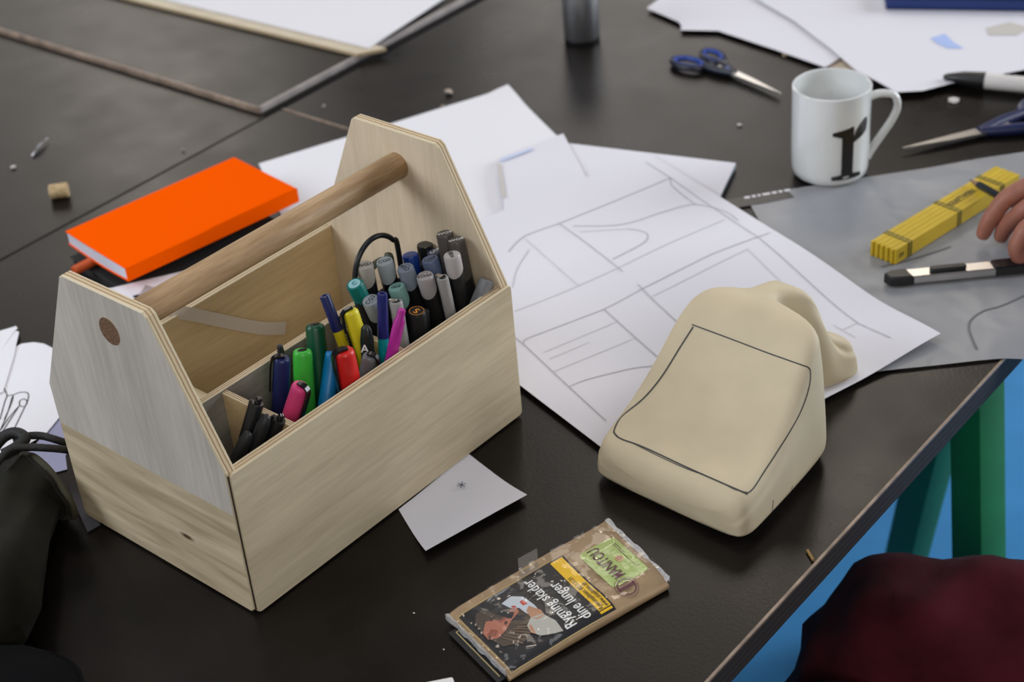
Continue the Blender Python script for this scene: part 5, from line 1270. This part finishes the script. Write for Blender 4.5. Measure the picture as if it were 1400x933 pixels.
r_t = [kn[2], kn[2] + Vector((-0.040, -0.006, -0.014)), kn[2] + Vector((-0.050, -0.010, -0.034)), kn[2] + Vector((-0.042, -0.012, -0.050))]
chain(r_t, [0.0108, 0.0094, 0.0086, 0.0070])
l_t = [kn[3], kn[3] + Vector((-0.030, -0.006, -0.010)), kn[3] + Vector((-0.037, -0.008, -0.024)), kn[3] + Vector((-0.030, -0.010, -0.036))]
chain(l_t, [0.0095, 0.0082, 0.0075, 0.0062])
chain([wrist.lerp(I_k, 0.30) + Vector((-0.004, 0.018, -0.012)), at(1425, 322, 0.030), at(1404, 340, 0.018), at(1386, 347, 0.014)], [0.0130, 0.0112, 0.0100, 0.0082])
hand = skin_mesh('hand', V, Eg, R, M_skin, per, 2)
# upper figure in a dark jersey: sleeve, torso, neck and head, out of the picture to the right
sh = Vector((0.855, 0.955, 0.33)); el = Vector((0.905, 1.115, 0.085))
neck = Vector((0.800, 0.775, 0.42)); chest = Vector((0.775, 0.755, 0.20)); pel = Vector((0.745, 0.725, -0.17)); shl = Vector((0.690, 0.585, 0.33))
V2 = [chest, pel, neck - Vector((0, 0, 0.05)), sh, el, wrist + Vector((0.10, -0.15, 0.018)), shl, shl + Vector((0.03, -0.12, -0.22)), shl + Vector((-0.16, 0.02, -0.30))]
E2 = [(0, 1), (0, 2), (2, 3), (3, 4), (4, 5), (2, 6), (6, 7), (7, 8)]
skin_mesh('jersey', V2, E2, [0.125, 0.135, 0.065, 0.064, 0.058, 0.048, 0.060, 0.048, 0.040], M_dark_cloth, per, 2)
# head
g = G(); hc = Vector((0.785, 0.785, 0.585)); fd = Vector((-0.80, 0.60, 0)).normalized(); fs_ = Vector((-fd.y, fd.x, 0))
hv = []
for j in range(17):
    th = pi * j / 16
    for k in range(24):
        a = 2 * pi * k / 24
        x, y, z = cos(a) * sin(th), sin(a) * sin(th), cos(th)
        X, Y, Z = 0.098 * x, 0.076 * y, 0.118 * z
        if z < 0: Y *= 1 - 0.30 * z * z; X = X * (1 - 0.10 * z * z)
        front = max(0, x)
        if front > 0.6:
            X += 0.022 * math.exp(-((y / 0.16) ** 2 + ((z + 0.16) / 0.16) ** 2))          # nose
            X -= 0.007 * math.exp(-(((abs(y) - 0.36) / 0.16) ** 2 + ((z - 0.05) / 0.12) ** 2))  # eye sockets
            X += 0.006 * math.exp(-((y / 0.3) ** 2 + ((z + 0.50) / 0.08) ** 2)) + 0.010 * math.exp(-((y / 0.3) ** 2 + ((z + 0.86) / 0.12) ** 2))
        if abs(y) > 0.93 and abs(z + 0.05) < 0.3: Y *= 1.10
        hv.append(hc + fd * X + fs_ * Y + Vector((0, 0, Z)))
fsx = [(j * 24 + k, j * 24 + (k + 1) % 24, (j + 1) * 24 + (k + 1) % 24, (j + 1) * 24 + k) for j in range(16) for k in range(24)]
g.add(hv, fsx); g.merge(tube([hc + Vector((0, 0, -0.08)) - fd * 0.03, neck - Vector((0, 0, 0.06))], 0.052, 16))
hd = link('head', g, M_skin, per, world=True)
for s_ in (-1, 1):
    bm = bmesh.new(); bmesh.ops.create_uvsphere(bm, u_segments=12, v_segments=8, radius=0.0115); gg = frombm(bm)
    cpos = hc + fd * 0.080 + fs_ * (0.030 * s_) + Vector((0, 0, 0.006)); gg.xf(lambda v: v + cpos); link('eye', gg, M_white_pl, hd, world=True)
g = G(); hv2 = []
for p, j in zip(hv, [j for j in range(17) for k in range(24)]):
    q = p - hc; xx = q.dot(fd); keep = (q.z > 0.045 or xx < 0.01)
    hv2.append(hc + q * (1.09 if keep and q.z > -0.06 else 0.96))
link('hair', G().add(hv2, fsx), mat('brown_hair', (0.03, 0.02, 0.014), 0.7), per, world=True)
# trousers: both thighs and lower legs, one rumpled surface
V3 = [Vector((0.735, 0.722, -0.21)), Vector((0.64, 0.84, -0.215)), Vector((0.48, 0.965, -0.215)), Vector((0.335, 1.055, -0.215)), Vector((0.300, 1.070, -0.36)), Vector((0.320, 1.045, -0.69)),
      Vector((0.62, 0.690, -0.225)), Vector((0.43, 0.840, -0.245)), Vector((0.195, 0.980, -0.205)), Vector((0.26, 0.95, -0.70))]
V3[1:6] = [Vector((0.640, 0.845, -0.200)), Vector((0.465, 0.980, -0.196)), Vector((0.292, 1.072, -0.174)), Vector((0.250, 1.045, -0.32)), Vector((0.330, 1.020, -0.69))]
tr_o = skin_mesh('trousers', V3, [(0, 1), (1, 2), (2, 3), (3, 4), (4, 5), (0, 6), (6, 7), (7, 8), (8, 9)], [0.135, 0.095, 0.084, 0.084, 0.080, 0.055, 0.110, 0.088, 0.086, 0.050], M_burg, per, 3)
tx = bpy.data.textures.new('folds', 'CLOUDS'); tx.noise_scale = 0.055; tx.noise_depth = 1
dm = tr_o.modifiers.new('folds', 'DISPLACE'); dm.texture = tx; dm.strength = 0.042; dm.mid_level = 0.5; dm.texture_coords = 'LOCAL'
for q in (V3[5], V3[9]):
    g = G(); ft = q + Vector((0, 0, 0)); fdir = Vector((-0.75, 0.66, 0))
    sd2 = Vector((-fdir.y, fdir.x, 0)); rg = []
    for s, w, h in ((-0.06, 0.026, 0.05), (-0.045, 0.036, 0.07), (0.0, 0.042, 0.085), (0.06, 0.044, 0.060), (0.13, 0.046, 0.045), (0.18, 0.036, 0.036), (0.20, 0.018, 0.022)):
        rg.append([Vector((q.x, q.y, FLOOR_Z)) + fdir * s + sd2 * (w * cos(t)) + Vector((0, 0, max(0.001, h * (0.45 + 0.55 * sin(t))))) for t in [2 * pi * k / 16 for k in range(16)]])
    link('shoe', loft(rg), M_black, per, world=True)
# stool under the person
stl = thing('stool', 'round black stool under the seated person', 'stool', (0.73, 0.72, FLOOR_Z))
link('seat', lathe([(0.165, 0.355), (0.17, 0.365), (0.17, 0.390), (0.16, 0.400)], 32), M_black, stl)
for k in range(4):
    a = pi / 4 + k * pi / 2; link('leg', tube([(0.11 * cos(a), 0.11 * sin(a), 0.357), (0.17 * cos(a), 0.17 * sin(a), 0.0)], 0.012, 10), M_steel_d, stl)
# pencil held
a, b_ = at(1326, 246, 0.0230), at(1372, 272, 0.0300); dd = (b_ - a).normalized(); Lp = 0.155
pl = thing('black_pencil', 'dark blue black pencil held over the yellow rule', 'pencil', (0, 0, 0)); pl.matrix_basis = to_frame(a, dd)
link('lead', lathe([(0.0004, 0), (0.0014, 0.004)], 10), M_ink, pl)
link('sharpened_wood', lathe([(0.0013, 0.004), (0.0036, 0.016)], 12), mat('cedar', (0.30, 0.17, 0.10), 0.6), pl)
link('shaft', lathe([(0.0037, 0.016), (0.0038, 0.018), (0.0038, Lp), (0.003, Lp + 0.001)], 6), mat('pencil_lacquer', (0.008, 0.012, 0.016), 0.3), pl)
